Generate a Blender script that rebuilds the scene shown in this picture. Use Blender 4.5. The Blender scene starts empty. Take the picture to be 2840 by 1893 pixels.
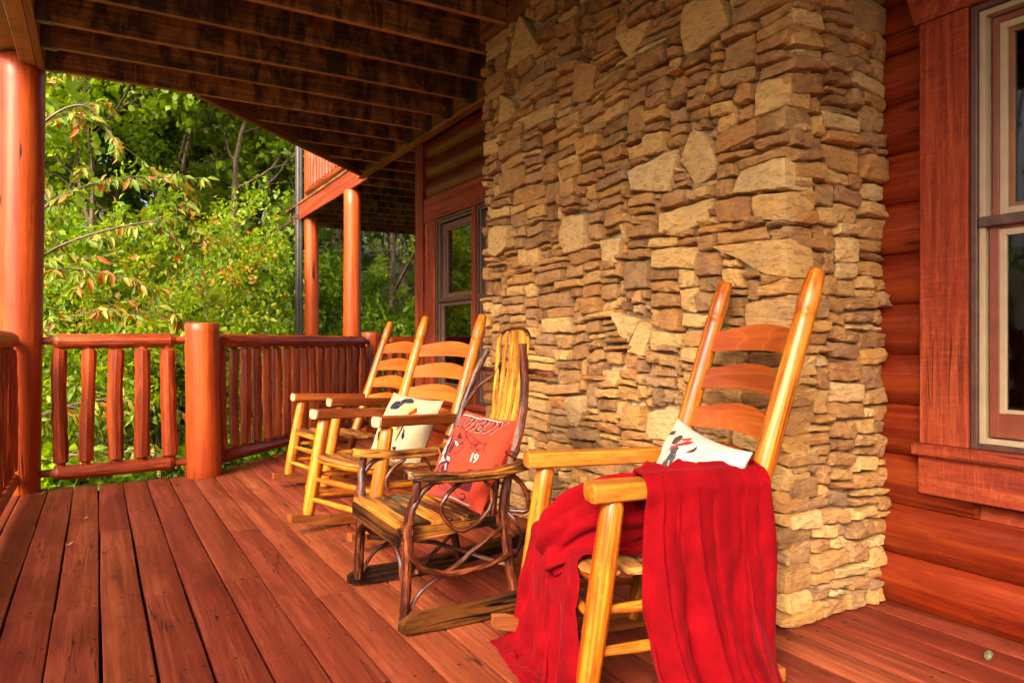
import bpy, bmesh, math, random
import numpy as np
from mathutils import Vector, Matrix, noise as mnoise
from mathutils.geometry import tessellate_polygon

R = math.radians
scene = bpy.context.scene
C = scene.collection

# ------------------------------------------------------------------ camera, light, exposure
cam_d = bpy.data.cameras.new('camera')
cam = bpy.data.objects.new('camera', cam_d)
C.objects.link(cam)
cam.location = (0.0, 0.0, 1.05)
cam.rotation_euler = (R(90), 0, -math.atan2(1150, 1980))
cam_d.sensor_width = 36.0
cam_d.lens = 36.0 * 1980 / 2840
cam_d.clip_end = 600
cam_d.clip_start = 0.05
scene.camera = cam

SUN_EL, SUN_AZ = 34.0, 232.0          # azimuth measured from +Y towards +X
world = bpy.data.worlds.new('World')
scene.world = world
world.use_nodes = True
wn = world.node_tree
sky = wn.nodes.new('ShaderNodeTexSky')
sky.sky_type = 'NISHITA'
sky.sun_disc = False
sky.sun_elevation = R(SUN_EL)
sky.sun_rotation = R(SUN_AZ)
sky.air_density = 0.6
sky.dust_density = 10.0
sky.ozone_density = 0.2
wn.links.new(sky.outputs[0], wn.nodes['Background'].inputs[0])
wn.nodes['Background'].inputs[1].default_value = 0.15

sun_d = bpy.data.lights.new('sun', 'SUN')
sun = bpy.data.objects.new('sun', sun_d)
C.objects.link(sun)
sun_d.energy = 1.5
sun_d.angle = R(26)
sun_d.color = (1.0, 0.88, 0.70)
_az, _el = R(SUN_AZ), R(SUN_EL)
_to = Vector((math.sin(_az) * math.cos(_el), math.cos(_az) * math.cos(_el), math.sin(_el)))
sun.rotation_euler = (-_to).to_track_quat('-Z', 'Y').to_euler()
sun.location = _to * 30

scene.view_settings.view_transform = 'Standard'
scene.view_settings.look = 'None'
scene.view_settings.gamma = 1.0
scene.view_settings.use_curve_mapping = False
scene.view_settings.exposure = 1.85
scene.cycles.denoising_prefilter = 'NONE'
scene.cycles.max_bounces = 8
scene.cycles.diffuse_bounces = 3
scene.cycles.glossy_bounces = 3
scene.cycles.transparent_max_bounces = 8

# ------------------------------------------------------------------ helpers
rng = random.Random(7)
nr = np.random.default_rng(7)

def tag(o, label=None, cat=None, group=None, kind=None):
    if label: o['label'] = label
    if cat: o['category'] = cat
    if group: o['group'] = group
    if kind: o['kind'] = kind
    return o

def empty(name, loc=(0, 0, 0), rz=0.0):
    o = bpy.data.objects.new(name, None)
    C.objects.link(o)
    o.empty_display_size = 0.05
    o.location = loc
    o.rotation_euler = (0, 0, rz)
    return o

def catmull(pts, n):
    """n samples per span through the points (any dimension)."""
    P = [np.array(p, float) for p in pts]
    out = []
    for i in range(len(P) - 1):
        p0 = P[i - 1] if i > 0 else 2 * P[0] - P[1]
        p1, p2 = P[i], P[i + 1]
        p3 = P[i + 2] if i + 2 < len(P) else 2 * P[-1] - P[-2]
        for k in range(n):
            t = k / n
            out.append(0.5 * ((2 * p1) + (-p0 + p2) * t + (2 * p0 - 5 * p1 + 4 * p2 - p3) * t * t + (-p0 + 3 * p1 - 3 * p2 + p3) * t ** 3))
    out.append(P[-1])
    return np.array(out)

class MB:
    """collects shapes; build() links them as ONE mesh object. gc = wood-grain coordinates (along, across, across)"""
    def __init__(self, seed=None):
        self.v, self.f, self.g = [], [], []
        self.r = random.Random(seed if seed is not None else rng.random())
    def _off(self):
        return self.r.uniform(0, 60), self.r.uniform(0, 9), self.r.uniform(0, 9)
    def box(self, lo, hi, axis=0, bev=0.0):
        """axis aligned box with bevelled long edges; axis = grain direction"""
        ax = [axis, (axis + 1) % 3, (axis + 2) % 3]
        a0, a1 = lo[ax[0]], hi[ax[0]]
        b0, b1 = lo[ax[1]], hi[ax[1]]
        c0, c1 = lo[ax[2]], hi[ax[2]]
        e = min(bev, (b1 - b0) * .45, (c1 - c0) * .45)
        if e > 0:
            prof = [(b0 + e, c0), (b1 - e, c0), (b1, c0 + e), (b1, c1 - e), (b1 - e, c1), (b0 + e, c1), (b0, c1 - e), (b0, c0 + e)]
        else:
            prof = [(b0, c0), (b1, c0), (b1, c1), (b0, c1)]
        self.extrude(prof, [a0, a1], ax)
        return self
    def extrude(self, prof, stations, ax=(0, 1, 2), warp=None):
        n = len(prof); b = len(self.v); o = self._off()
        for s in stations:
            for (p, q) in prof:
                c = [0, 0, 0]; c[ax[0]] = s; c[ax[1]] = p; c[ax[2]] = q
                if warp: c = list(warp(*c))
                self.v.append(tuple(c)); self.g.append((s + o[0], p + o[1], q + o[2]))
        for i in range(len(stations) - 1):
            for k in range(n):
                k2 = (k + 1) % n
                self.f.append((b + i * n + k, b + i * n + k2, b + (i + 1) * n + k2, b + (i + 1) * n + k))
        self.f.append(tuple(b + k for k in reversed(range(n))))
        e = b + (len(stations) - 1) * n
        self.f.append(tuple(e + k for k in range(n)))
        return self
    def tube(self, path, radii, sides=10, facet=0.0, flat=1.0, up=None, capround=0.0):
        """tapered tube along a path; facet = irregular hand-hewn radius; flat squashes the second axis"""
        P = [np.array(p, float) for p in path]
        n = len(P)
        if np.isscalar(radii): radii = [radii] * n
        o = self._off(); b = len(self.v)
        T = []
        for i in range(n):
            t = P[min(i + 1, n - 1)] - P[max(i - 1, 0)]
            T.append(t / (np.linalg.norm(t) + 1e-9))
        u = np.array(up, float) if up is not None else (np.array([0, 0, 1.]) if abs(T[0][2]) < .9 else np.array([1., 0, 0]))
        s = 0
        for i in range(n):
            if i: s += np.linalg.norm(P[i] - P[i - 1])
            x = np.cross(u, T[i]); x /= (np.linalg.norm(x) + 1e-9)
            y = np.cross(T[i], x); u = y
            for k in range(sides):
                a = 2 * math.pi * k / sides
                r = radii[i] * (1 + (self.r.uniform(-facet, facet) if facet else 0))
                w = x * (math.cos(a) * r) + y * (math.sin(a) * r * flat)
                self.v.append(tuple(P[i] + w))
                self.g.append((s + o[0], math.cos(a) * r + o[1], math.sin(a) * r + o[2]))
        for i in range(n - 1):
            for k in range(sides):
                k2 = (k + 1) % sides
                self.f.append((b + i * sides + k, b + i * sides + k2, b + (i + 1) * sides + k2, b + (i + 1) * sides + k))
        self.f.append(tuple(b + k for k in reversed(range(sides))))
        e = b + (n - 1) * sides
        self.f.append(tuple(e + k for k in range(sides)))
        return self
    def sheet(self, grid, close=False):
        """grid: array (m,n,3) -> quads"""
        m, n = grid.shape[:2]; b = len(self.v); o = self._off()
        for i in range(m):
            for j in range(n):
                self.v.append(tuple(grid[i, j])); self.g.append((i / m + o[0], j / n + o[1], o[2]))
        for i in range(m - 1):
            for j in range(n - 1):
                self.f.append((b + i * n + j, b + i * n + j + 1, b + (i + 1) * n + j + 1, b + (i + 1) * n + j))
        return self
    def build(self, name, mat, parent=None, smooth=True, angle=None):
        me = bpy.data.meshes.new(name)
        me.from_pydata(self.v, [], self.f)
        at = me.attributes.new('gc', 'FLOAT_VECTOR', 'POINT')
        at.data.foreach_set('vector', np.array(self.g, dtype=np.float32).ravel())
        if smooth:
            me.shade_smooth()
            me.set_sharp_from_angle(angle=R(angle if angle else 40))
        me.materials.append(mat)
        o = bpy.data.objects.new(name, me)
        C.objects.link(o)
        if parent: o.parent = parent
        return o

def mesh_np(name, V, F, mat, parent=None, attrs=None, smooth=False):
    """V (n,3), F (m,k) with one face size; fast path for foliage"""
    me = bpy.data.meshes.new(name)
    V = np.asarray(V, np.float32); F = np.asarray(F, np.int32)
    me.vertices.add(len(V)); me.vertices.foreach_set('co', V.ravel())
    k = F.shape[1]
    me.loops.add(F.size); me.loops.foreach_set('vertex_index', F.ravel())
    me.polygons.add(len(F)); me.polygons.foreach_set('loop_start', np.arange(0, F.size, k, dtype=np.int32))
    if attrs:
        for an, av in attrs.items():
            a = me.attributes.new(an, 'FLOAT', 'POINT'); a.data.foreach_set('value', np.asarray(av, np.float32))
    me.update(calc_edges=True)
    if smooth: me.shade_smooth()
    me.materials.append(mat)
    o = bpy.data.objects.new(name, me); C.objects.link(o)
    if parent: o.parent = parent
    return o

def copy_tree(o, parent=None):
    c = o.copy(); C.objects.link(c)
    if parent: c.parent = parent
    for ch in list(o.children): copy_tree(ch, c)
    return c

# ------------------------------------------------------------------ materials
class NT:
    def __init__(self, name):
        self.m = bpy.data.materials.new(name); self.m.use_nodes = True
        self.t = self.m.node_tree; self.t.nodes.clear()
        self.out = self.t.nodes.new('ShaderNodeOutputMaterial')
    def n(self, typ, **kw):
        nd = self.t.nodes.new('ShaderNode' + typ)
        for k, v in kw.items():
            if k.startswith('_'): setattr(nd, k[1:], v)
            else:
                key = int(k[1:]) if k[0] == 'i' and k[1:].isdigit() else k.replace('__', ' ')
                s = nd.inputs[key]
                if hasattr(v, 'is_output') or isinstance(v, bpy.types.NodeSocket): self.t.links.new(v, s)
                else: s.default_value = v
        return nd
    def math(self, op, a, b=0.0, clamp=False):
        nd = self.n('Math', _operation=op, _use_clamp=clamp)
        for i, v in enumerate((a, b)):
            if isinstance(v, bpy.types.NodeSocket): self.t.links.new(v, nd.inputs[i])
            else: nd.inputs[i].default_value = v
        return nd.outputs[0]
    def mix(self, fac, a, b, blend='MIX'):
        nd = self.t.nodes.new('ShaderNodeMix'); nd.data_type = 'RGBA'; nd.blend_type = blend
        for i, v in ((0, fac), (6, a), (7, b)):
            if isinstance(v, bpy.types.NodeSocket): self.t.links.new(v, nd.inputs[i])
            else: nd.inputs[i].default_value = v if i == 0 else (*v, 1) if len(v) == 3 else v
        return nd.outputs[2]
    def ramp(self, fac, stops, interp='LINEAR'):
        nd = self.t.nodes.new('ShaderNodeValToRGB'); nd.color_ramp.interpolation = interp
        cr = nd.color_ramp
        while len(cr.elements) < len(stops): cr.elements.new(0.5)
        for e, (p, c) in zip(cr.elements, stops):
            e.position = p; e.color = (*c, 1) if not np.isscalar(c) else (c, c, c, 1)
        self.t.links.new(fac, nd.inputs[0])
        return nd.outputs[0]
    def scale(self, vec, s):
        return self.n('VectorMath', _operation='MULTIPLY', i0=vec, i1=s).outputs[0]
    def noise(self, vec, scale=5., detail=4., rough=.55, dist=0.):
        return self.n('TexNoise', Vector=vec, Scale=scale, Detail=detail, Roughness=rough, Distortion=dist).outputs[0]
    def bump(self, h, strength=.2, dist=.01, normal=None):
        nd = self.n('Bump', Height=h, Strength=strength, Distance=dist)
        if normal is not None: self.t.links.new(normal, nd.inputs['Normal'])
        return nd.outputs[0]
    def attr(self, name, vec=True):
        nd = self.n('Attribute', _attribute_name=name)
        return nd.outputs['Vector' if vec else 'Fac']
    def rand(self):
        return self.n('ObjectInfo').outputs['Random']
    def principled(self, **kw):
        p = self.n('BsdfPrincipled', **kw)
        self.t.links.new(p.outputs[0], self.out.inputs[0])
        return p

def hsv(nt, col, h=.5, s=1., v=1.):
    return nt.n('HueSaturation', Hue=h, Saturation=s, Value=v, Color=col).outputs[0]

def wood(name, dark, mid, light, rough=.45, coat=0., along=1.2, across=26., bump=.12, var=.25, knots=.0, crack=.0, blot=.35, spec=.28, con=2.2, rings=.0, ringcol=None, fleck=.0, saw=.0):
    """grain follows the 'gc' attribute; every object varies a little"""
    t = NT(name)
    g = t.attr('gc')
    gv = t.scale(g, (along, across, across))
    n1 = t.noise(gv, 1.0, 5, .6, .6)
    n2 = t.noise(t.scale(g, (along * 4, across * 5, across * 5)), 1.0, 3, .6)
    n3 = t.noise(t.scale(g, (2.2, 5, 5)), 1.0, 3, .5)
    f = t.math('ADD', t.math('MULTIPLY', n1, .75), t.math('MULTIPLY', n2, .25))
    f = t.math('ADD', t.math('MULTIPLY', f, 1 - blot * .5), t.math('MULTIPLY', n3, blot * .5))
    f = t.math('ADD', t.math('MULTIPLY', t.math('SUBTRACT', f, .5), con), .5, True)
    col = t.ramp(f, [(.22, dark), (.5, mid), (.78, light)])
    h = f
    if rings:
        rn = t.noise(t.scale(g, (1.1, 7, 7)), 1.0, 1.5, .4, .25)
        fr = t.math('FRACT', t.math('MULTIPLY', rn, 13.))
        ln = t.ramp(fr, [(.0, 1.), (.10, .15), (.45, 0.), (.9, .25), (1., 1.)])
        col = t.mix(t.math('MULTIPLY', ln, rings), col, ringcol or tuple(c * .45 for c in dark))
    if saw:      # band-saw marks across the grain
        sw = t.noise(t.scale(g, (85, 9, 9)), 1.0, 4, .75, .8)
        sm = t.noise(t.scale(g, (3, 6, 6)), 1.0, 2)
        col = t.mix(t.math('MULTIPLY', t.ramp(sw, [(.50, 0.), (.68, saw)]), t.ramp(sm, [(.35, .25), (.65, 1.)])), col, tuple(min(1, c * 1.5) for c in light))
        h = t.math('ADD', h, t.math('MULTIPLY', sw, .8))
    if fleck:
        fk = t.noise(t.scale(g, (14, 62, 62)), 1.0, 4, .7)
        col = t.mix(t.ramp(fk, [(.54, 0.), (.72, fleck)]), col, tuple(c * .35 for c in dark))
        col = t.mix(t.ramp(fk, [(.28, fleck * .8), (.42, 0.)]), col, tuple(min(1, c * 1.35) for c in light))
    if knots:
        vo = t.n('TexVoronoi', Vector=t.scale(g, (3.2, 7, 7)), Scale=1.0, Randomness=1.0)
        k = t.ramp(vo.outputs['Distance'], [(.02, 1.), (.16, 0.)])
        k = t.math('MULTIPLY', k, knots)
        col = t.mix(k, col, tuple(c * .28 for c in dark))
    if crack:
        cn = t.noise(t.scale(g, (.55, 22, 22)), 1.0, 2, .5, .3)
        cr = t.ramp(t.math('ABSOLUTE', t.math('SUBTRACT', cn, .5)), [(.010, 1.), (.020, 0.)])
        cm = t.math('MULTIPLY', cr, t.ramp(t.noise(t.scale(g, (1.6, 2, 2)), 1., 2), [(.54, 0.), (.60, crack)]))
        col = t.mix(cm, col, tuple(c * .12 for c in dark))
        h = t.math('SUBTRACT', h, t.math('MULTIPLY', cm, 2.0))
    rv = t.math('ADD', t.math('MULTIPLY', t.rand(), var * 2), 1 - var)
    col = hsv(t, col, v=rv)
    rr = t.math('ADD', t.math('MULTIPLY', n3, .25), rough - .12, True)
    t.principled(Base__Color=col, Roughness=rr, Coat__Weight=coat * .55, Coat__Roughness=.22, Normal=t.bump(h, bump, .01), **{'Specular__IOR__Level': spec})
    return t.m

M = {}
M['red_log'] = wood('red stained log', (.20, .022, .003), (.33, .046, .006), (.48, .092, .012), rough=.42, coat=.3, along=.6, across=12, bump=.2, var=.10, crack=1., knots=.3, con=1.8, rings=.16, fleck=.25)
M['red_rail'] = wood('red stained rail', (.14, .015, .003), (.27, .036, .006), (.43, .080, .012), rough=.42, coat=.3, along=1.2, across=22, bump=.3, var=.2, crack=.6, knots=.45, rings=.25, fleck=.3)
M['red_board'] = wood('rough sawn red board', (.12, .011, .003), (.225, .027, .006), (.35, .066, .017), rough=.66, along=.9, across=20, bump=.5, var=.08, knots=.45, crack=.6, rings=.2, fleck=.45, saw=.38)
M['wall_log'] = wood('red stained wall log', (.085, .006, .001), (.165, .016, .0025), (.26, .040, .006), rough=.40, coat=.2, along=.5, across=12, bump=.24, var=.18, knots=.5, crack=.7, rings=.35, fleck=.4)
M['honey'] = wood('honey pole wood', (.23, .040, .0025), (.43, .112, .006), (.60, .22, .018), rough=.36, coat=.35, along=1.2, across=34, bump=.1, var=.08, knots=.55, crack=.6, con=3.0, fleck=.6, rings=.2)
M['slat_light'] = wood('light orange slat wood', (.32, .055, .002), (.43, .090, .0035), (.53, .135, .007), rough=.46, coat=.1, along=1.0, across=16, bump=.05, var=.06, rings=.2, fleck=.3)
M['slat_dark'] = wood('dark orange slat wood', (.13, .016, .003), (.23, .037, .005), (.33, .068, .010), rough=.33, coat=.4, along=.7, across=11, bump=.05, var=.08, rings=.35, ringcol=(.46, .14, .02), fleck=.2)
M['arm_red'] = wood('reddish arm wood', (.09, .016, .003), (.165, .033, .005), (.27, .066, .010), rough=.42, coat=.2, along=1.0, across=24, bump=.08, var=.08, rings=.25, fleck=.3)
M['endgrain'] = wood('pale end grain', (.40, .19, .08), (.55, .30, .14), (.66, .40, .2), rough=.6, along=30, across=30, bump=.2, var=.05)
M['runner'] = wood('rocker runner wood', (.13, .032, .008), (.23, .06, .012), (.36, .11, .022), rough=.45, coat=.2, along=1.0, across=22, bump=.12, var=.1)
M['bark'] = wood('glossy dark twig bark', (.010, .0025, .0015), (.050, .009, .004), (.20, .050, .014), rough=.34, coat=.35, along=5.0, across=40, bump=.45, var=.2, knots=.5, con=3.2, fleck=.5)
M['hickory'] = wood('weathered hickory', (.008, .003, .0015), (.15, .047, .007), (.44, .16, .018), rough=.36, coat=.3, along=1.8, across=50, bump=.4, var=.12, crack=1., blot=1.0, con=6.0, fleck=.7)
M['hickory_dark'] = wood('dark weathered rocker', (.004, .0018, .001), (.022, .007, .002), (.105, .032, .005), rough=.42, coat=.2, along=1.6, across=46, bump=.4, var=.1, crack=1., blot=1.0, con=5.0, fleck=.7)
M['splat'] = wood('golden hickory splat', (.13, .042, .006), (.40, .155, .016), (.60, .29, .04), rough=.3, coat=.5, along=2.5, across=50, bump=.3, var=.12, con=2.6, fleck=.6, blot=.6)
M['arm_honey'] = wood('worn honey arm', (.20, .045, .005), (.36, .105, .009), (.50, .18, .018), rough=.34, coat=.4, along=1.0, across=22, bump=.1, var=.06, con=2.6, rings=.3, fleck=.6, knots=.3)
M['seat_split'] = wood('split log seat', (.06, .02, .006), (.24, .085, .018), (.45, .19, .045), rough=.38, coat=.25, along=1.1, across=20, bump=.3, var=.15, crack=.5, knots=.3, con=3.)

def joist_mat():
    t = NT('weathered joist')
    g = t.attr('gc')
    n1 = t.noise(t.scale(g, (1.0, 40, 40)), 1, 5, .65, .5)
    st = t.noise(t.scale(g, (9., 2.6, 2.6)), 1, 4, .62, .7)
    st2 = t.noise(t.scale(g, (4., 6., 6.)), 1, 4, .6, .8)
    col = t.ramp(n1, [(.3, (.10, .036, .008)), (.52, (.28, .108, .022)), (.72, (.50, .21, .05))])
    stain = t.math('MULTIPLY', t.ramp(st, [(.44, 1.), (.60, 0.)]), t.ramp(st2, [(.30, 0.), (.48, 1.)]))
    col = t.mix(t.math('MULTIPLY', stain, .88), col, (.014, .006, .002))
    drip = t.ramp(t.noise(t.scale(g, (26., .5, .5)), 1, 2, .5), [(.63, 0.), (.75, .55)])
    col = t.mix(drip, col, (.40, .19, .06))
    edge = t.ramp(t.noise(t.scale(g, (3., 90, 90)), 1, 2), [(.55, 0.), (.7, .25)])
    col = t.mix(edge, col, (.42, .2, .065))
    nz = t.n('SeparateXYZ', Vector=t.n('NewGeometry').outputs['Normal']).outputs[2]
    col = t.mix(t.math('MULTIPLY', t.math('LESS_THAN', nz, -.6), .55), col, (.46, .20, .05))  # downward faces paler: light bounced off the deck, put into the colour
    col = hsv(t, col, v=t.math('ADD', t.math('MULTIPLY', t.rand(), .5), .75))
    t.principled(Base__Color=col, Roughness=.72, Normal=t.bump(n1, .35, .01))
    return t.m
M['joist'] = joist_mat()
M['beam_brown'] = wood('brown beam', (.12, .04, .008), (.26, .095, .02), (.42, .17, .04), rough=.6, along=.8, across=22, bump=.25, var=.12, crack=.5)

def deck_mat():
    t = NT('stained deck plank')
    g = t.attr('gc')
    n1 = t.noise(t.scale(g, (.9, 34, 34)), 1, 5, .62, .8)
    n2 = t.noise(t.scale(g, (1.6, 7, 7)), 1, 4, .6)
    n3 = t.noise(t.scale(g, (14, 60, 60)), 1, 3, .6)
    f = t.math('ADD', t.math('MULTIPLY', n1, .55), t.math('MULTIPLY', n2, .45))
    col = t.ramp(f, [(.28, (.080, .012, .005)), (.5, (.180, .032, .013)), (.70, (.31, .076, .030))])
    # worn pale flecks and lighter arrises
    fl = t.ramp(n3, [(.70, 0.), (.80, .55)])
    fl = t.math('MULTIPLY', fl, t.ramp(n2, [(.48, 0.), (.62, 1.)]))
    col = t.mix(fl, col, (.50, .24, .13))
    vo = t.n('TexVoronoi', Vector=t.scale(g, (2.0, 5.5, 5.5)), Scale=1.0)
    k = t.math('MULTIPLY', t.ramp(vo.outputs['Distance'], [(.03, 1.), (.15, 0.)]), .55)
    col = t.mix(k, col, (.05, .012, .008))
    sp = t.n('TexVoronoi', Vector=t.scale(g, (16, 22, 22)), Scale=1.0)
    s2 = t.math('MULTIPLY', t.ramp(sp.outputs['Distance'], [(.05, 1.), (.09, 0.)]), t.ramp(t.noise(g, 9., 1), [(.55, 0.), (.6, .8)]))
    col = t.mix(s2, col, (.03, .01, .008))
    cn = t.noise(t.scale(g, (1.1, 30, 30)), 1.0, 2, .5, .5)
    cm = t.math('MULTIPLY', t.ramp(t.math('ABSOLUTE', t.math('SUBTRACT', cn, .5)), [(.008, 1.), (.018, 0.)]), t.ramp(t.noise(t.scale(g, (2.1, 3, 3)), 1., 2), [(.56, 0.), (.62, .9)]))
    col = t.mix(cm, col, (.025, .008, .006))
    xyz = t.n('SeparateXYZ', Vector=t.n('TexCoord').outputs['Object'])
    fx = t.math('FRACT', t.math('MULTIPLY', t.math('ADD', xyz.outputs[0], 10.302), 1 / .1555))
    dx = t.math('MULTIPLY', t.math('SUBTRACT', t.math('ABSOLUTE', t.math('SUBTRACT', fx, .5)), .30), .1555)
    dy = t.math('MULTIPLY', t.math('SUBTRACT', t.math('FRACT', t.math('MULTIPLY', t.math('ADD', xyz.outputs[1], 10.), 1 / .41)), .5), .41)
    rr = t.math('SQRT', t.math('ADD', t.math('MULTIPLY', dx, dx), t.math('MULTIPLY', dy, dy)))
    nail = t.ramp(t.math('MULTIPLY', rr, 100.), [(.52, .95), (.72, 0.)])
    col = t.mix(nail, col, (.012, .006, .005))
    rn = t.noise(t.scale(g, (.8, 8, 8)), 1.0, 1.5, .4, .25)
    fr = t.math('FRACT', t.math('MULTIPLY', rn, 15.))
    col = t.mix(t.ramp(fr, [(.0, .30), (.12, .05), (.5, 0.), (.9, .08), (1., .30)]), col, (.06, .012, .007))
    fk = t.noise(t.scale(g, (9, 55, 55)), 1., 4, .72)
    col = t.mix(t.ramp(fk, [(.54, 0.), (.74, .5)]), col, (.08, .016, .008))
    col = t.mix(t.ramp(fk, [(.28, .32), (.42, 0.)]), col, (.35, .11, .05))
    rv = t.math('ADD', t.math('MULTIPLY', t.rand(), .36), .84)
    col = hsv(t, col, h=t.math('ADD', t.math('MULTIPLY', t.rand(), .012), .494), v=rv)
    h = t.math('SUBTRACT', n1, t.math('MULTIPLY', cm, 1.5))
    t.principled(Base__Color=col, Roughness=t.math('ADD', t.math('MULTIPLY', n2, .3), .38), Normal=t.bump(h, .22, .008), **{'Specular__IOR__Level': .16})
    return t.m
M['deck'] = deck_mat()

def stone_mat():
    t = NT('ledge stone')
    rnd = t.attr('rnd', False)
    co = t.n('TexCoord').outputs['Object']
    base = t.ramp(rnd, [(0., (.140, .062, .024)), (.10, (.225, .108, .044)), (.22, (.430, .212, .068)), (.34, (.285, .142, .064)), (.46, (.520, .262, .072)),
                        (.58, (.350, .145, .046)), (.68, (.250, .142, .080)), (.78, (.550, .310, .098)), (.90, (.620, .385, .140)), (1., (.600, .420, .205))])
    big = t.noise(co, 5., 3, .5)
    n1 = t.noise(co, 16., 5, .65, .4)
    n2 = t.noise(co, 46., 5, .75)
    n3 = t.noise(t.scale(co, (1, 1, 4.)), 22., 5, .65, .5)
    col = t.mix(t.ramp(n1, [(.40, .0), (.68, .55)]), base, (.58, .30, .075))
    col = t.mix(t.ramp(big, [(.50, 0.), (.66, .35)]), col, (.38, .25, .13))
    col = t.mix(t.ramp(n3, [(.50, 0.), (.66, .6)]), col, (.19, .082, .030))
    col = t.mix(t.ramp(n2, [(.58, 0.), (.76, .55)]), col, (.12, .058, .026))
    col = t.mix(t.ramp(n2, [(.24, .55), (.40, 0.)]), col, (.60, .42, .20))
    vo = t.n('TexVoronoi', Vector=co, Scale=120.)
    pit = t.ramp(vo.outputs['Distance'], [(.0, 1.), (.25, 0.)])
    h = t.math('ADD', t.math('MULTIPLY', n3, .6), t.math('MULTIPLY', n2, .3))
    h = t.math('ADD', h, t.math('MULTIPLY', n1, .6))
    t.principled(Base__Color=col, Roughness=.88, Normal=t.bump(h, .9, .02), **{'Specular__IOR__Level': .25})
    return t.m
M['stone'] = stone_mat()

def plain(name, col, rough=.6, nscale=20., amt=.25, bump=0., metal=0., spec=.5, coat=0.):
    t = NT(name)
    co = t.n('TexCoord').outputs['Object']
    n = t.noise(co, nscale, 4, .6)
    c = t.mix(t.ramp(n, [(.3, 0.), (.7, 1.)]), tuple(x * (1 - amt) for x in col), tuple(min(1, x * (1 + amt)) for x in col))
    kw = {'Specular__IOR__Level': spec}
    if bump: kw['Normal'] = t.bump(n, bump, .01)
    t.principled(Base__Color=c, Roughness=rough, Metallic=metal, Coat__Weight=coat, **kw)
    return t.m
M['mortar'] = plain('mortar', (.42, .31, .185), .95, 45, .3, .9)
M['hanger'] = plain('galvanised hanger', (.16, .125, .085), .5, 30, .2, .1, .6)
M['bronze'] = plain('bronze aluminium', (.075, .030, .022), .42, 25, .35, .05)
M['cream'] = plain('cream vinyl', (.34, .245, .145), .45, 12, .12)
M['sashbrown'] = plain('brown sash', (.17, .040, .020), .4, 12, .25)
M['sashorange'] = plain('orange jamb wood', (.17, .06, .016), .45, 12, .3)
M['downspout'] = plain('dark downspout', (.05, .042, .038), .4, 8, .2)
M['curtain'] = plain('dark curtain', (.022, .006, .008), .9, 6, .4)
M['room'] = plain('dark room', (.015, .012, .010), .9)
M['dryleaf'] = plain('dry leaf', (.36, .17, .05), .7, 40, .4)
M['conecap'] = plain('mossy bark chip', (.12, .12, .05), .8, 60, .8, .8)
M['soil'] = plain('forest floor', (.045, .045, .016), .95, 6, .5, .8)

def glass_mat():
    t = NT('window glass')
    lw = t.n('Fresnel', IOR=1.5)
    tr = t.n('BsdfTransparent', Color=(.55, .52, .48, 1))
    gl = t.n('BsdfGlossy', Color=(1, 1, 1, 1), Roughness=.03)
    mx = t.n('MixShader', i0=t.math('MULTIPLY', lw.outputs[0], .8, True), i1=tr.outputs[0], i2=gl.outputs[0])
    t.t.links.new(mx.outputs[0], t.out.inputs[0])
    return t.m
M['glass'] = glass_mat()

def leaf_mat(name, stops, rough=.45, trans=.35, huevar=.0):
    t = NT(name)
    rnd = t.attr('rnd', False)
    col = t.ramp(rnd, stops)
    bs = t.n('BsdfPrincipled', Base__Color=col, Roughness=rough, **{'Specular__IOR__Level': .35})
    tl = t.n('BsdfTranslucent', Color=hsv(t, col, s=1.1, v=1.5))
    mx = t.n('MixShader', i0=trans + .08, i1=bs.outputs[0], i2=tl.outputs[0])
    t.t.links.new(mx.outputs[0], t.out.inputs[0])
    return t.m
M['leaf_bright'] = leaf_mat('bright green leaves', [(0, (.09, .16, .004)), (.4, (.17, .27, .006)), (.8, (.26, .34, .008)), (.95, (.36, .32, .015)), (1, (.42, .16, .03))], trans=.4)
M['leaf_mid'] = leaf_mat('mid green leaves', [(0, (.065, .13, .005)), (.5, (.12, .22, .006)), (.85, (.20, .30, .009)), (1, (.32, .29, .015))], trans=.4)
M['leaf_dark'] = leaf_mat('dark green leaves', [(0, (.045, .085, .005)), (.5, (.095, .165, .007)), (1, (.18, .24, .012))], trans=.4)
M['leaf_turn'] = leaf_mat('turning sourwood leaves', [(0, (.09, .19, .010)), (.30, (.18, .25, .014)), (.55, (.30, .27, .025)), (.70, (.42, .21, .03)), (.82, (.44, .13, .03)), (.93, (.38, .06, .02)), (1, (.48, .13, .015))], trans=.3)
M['needle'] = leaf_mat('pine needles', [(0, (.09, .16, .006)), (.6, (.17, .27, .008)), (1, (.30, .32, .015))], trans=.15)
M['trunk'] = wood('tree bark', (.035, .024, .014), (.085, .056, .032), (.16, .11, .065), rough=.9, along=6, across=16, bump=.8, var=.3)
M['twig'] = wood('pale twig bark', (.09, .06, .035), (.18, .125, .07), (.28, .20, .12), rough=.8, along=8, across=30, bump=.4, var=.25)

# ================================================================== ground
def ground_z(x, y):
    d = max(0.0, y - 8.5) + max(0.0, -x - 4.0) * .35
    z = -1.0 + .26 * d if d < 34 else -1.0 + .26 * 34 + (d - 34) * .05
    return z + .25 * mnoise.noise((x * .25, y * .25, 0.3)) + .06 * mnoise.noise((x * 1.3, y * 1.3, 2.3))

def make_ground():
    xs = np.concatenate([np.linspace(-250, -16, 14), np.linspace(-14, 16, 61), np.linspace(18, 250, 14)])
    ys = np.concatenate([np.linspace(-250, -8, 12), np.linspace(-6, 40, 93), np.linspace(43, 250, 14)])
    G = np.array([[(x, y, ground_z(x, y)) for y in ys] for x in xs])
    mb = MB(1).sheet(G)
    mb.f = [tuple(reversed(f)) for f in mb.f]
    o = mb.build('ground', M['soil'])
    tag(o, kind='structure')
make_ground()

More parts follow.
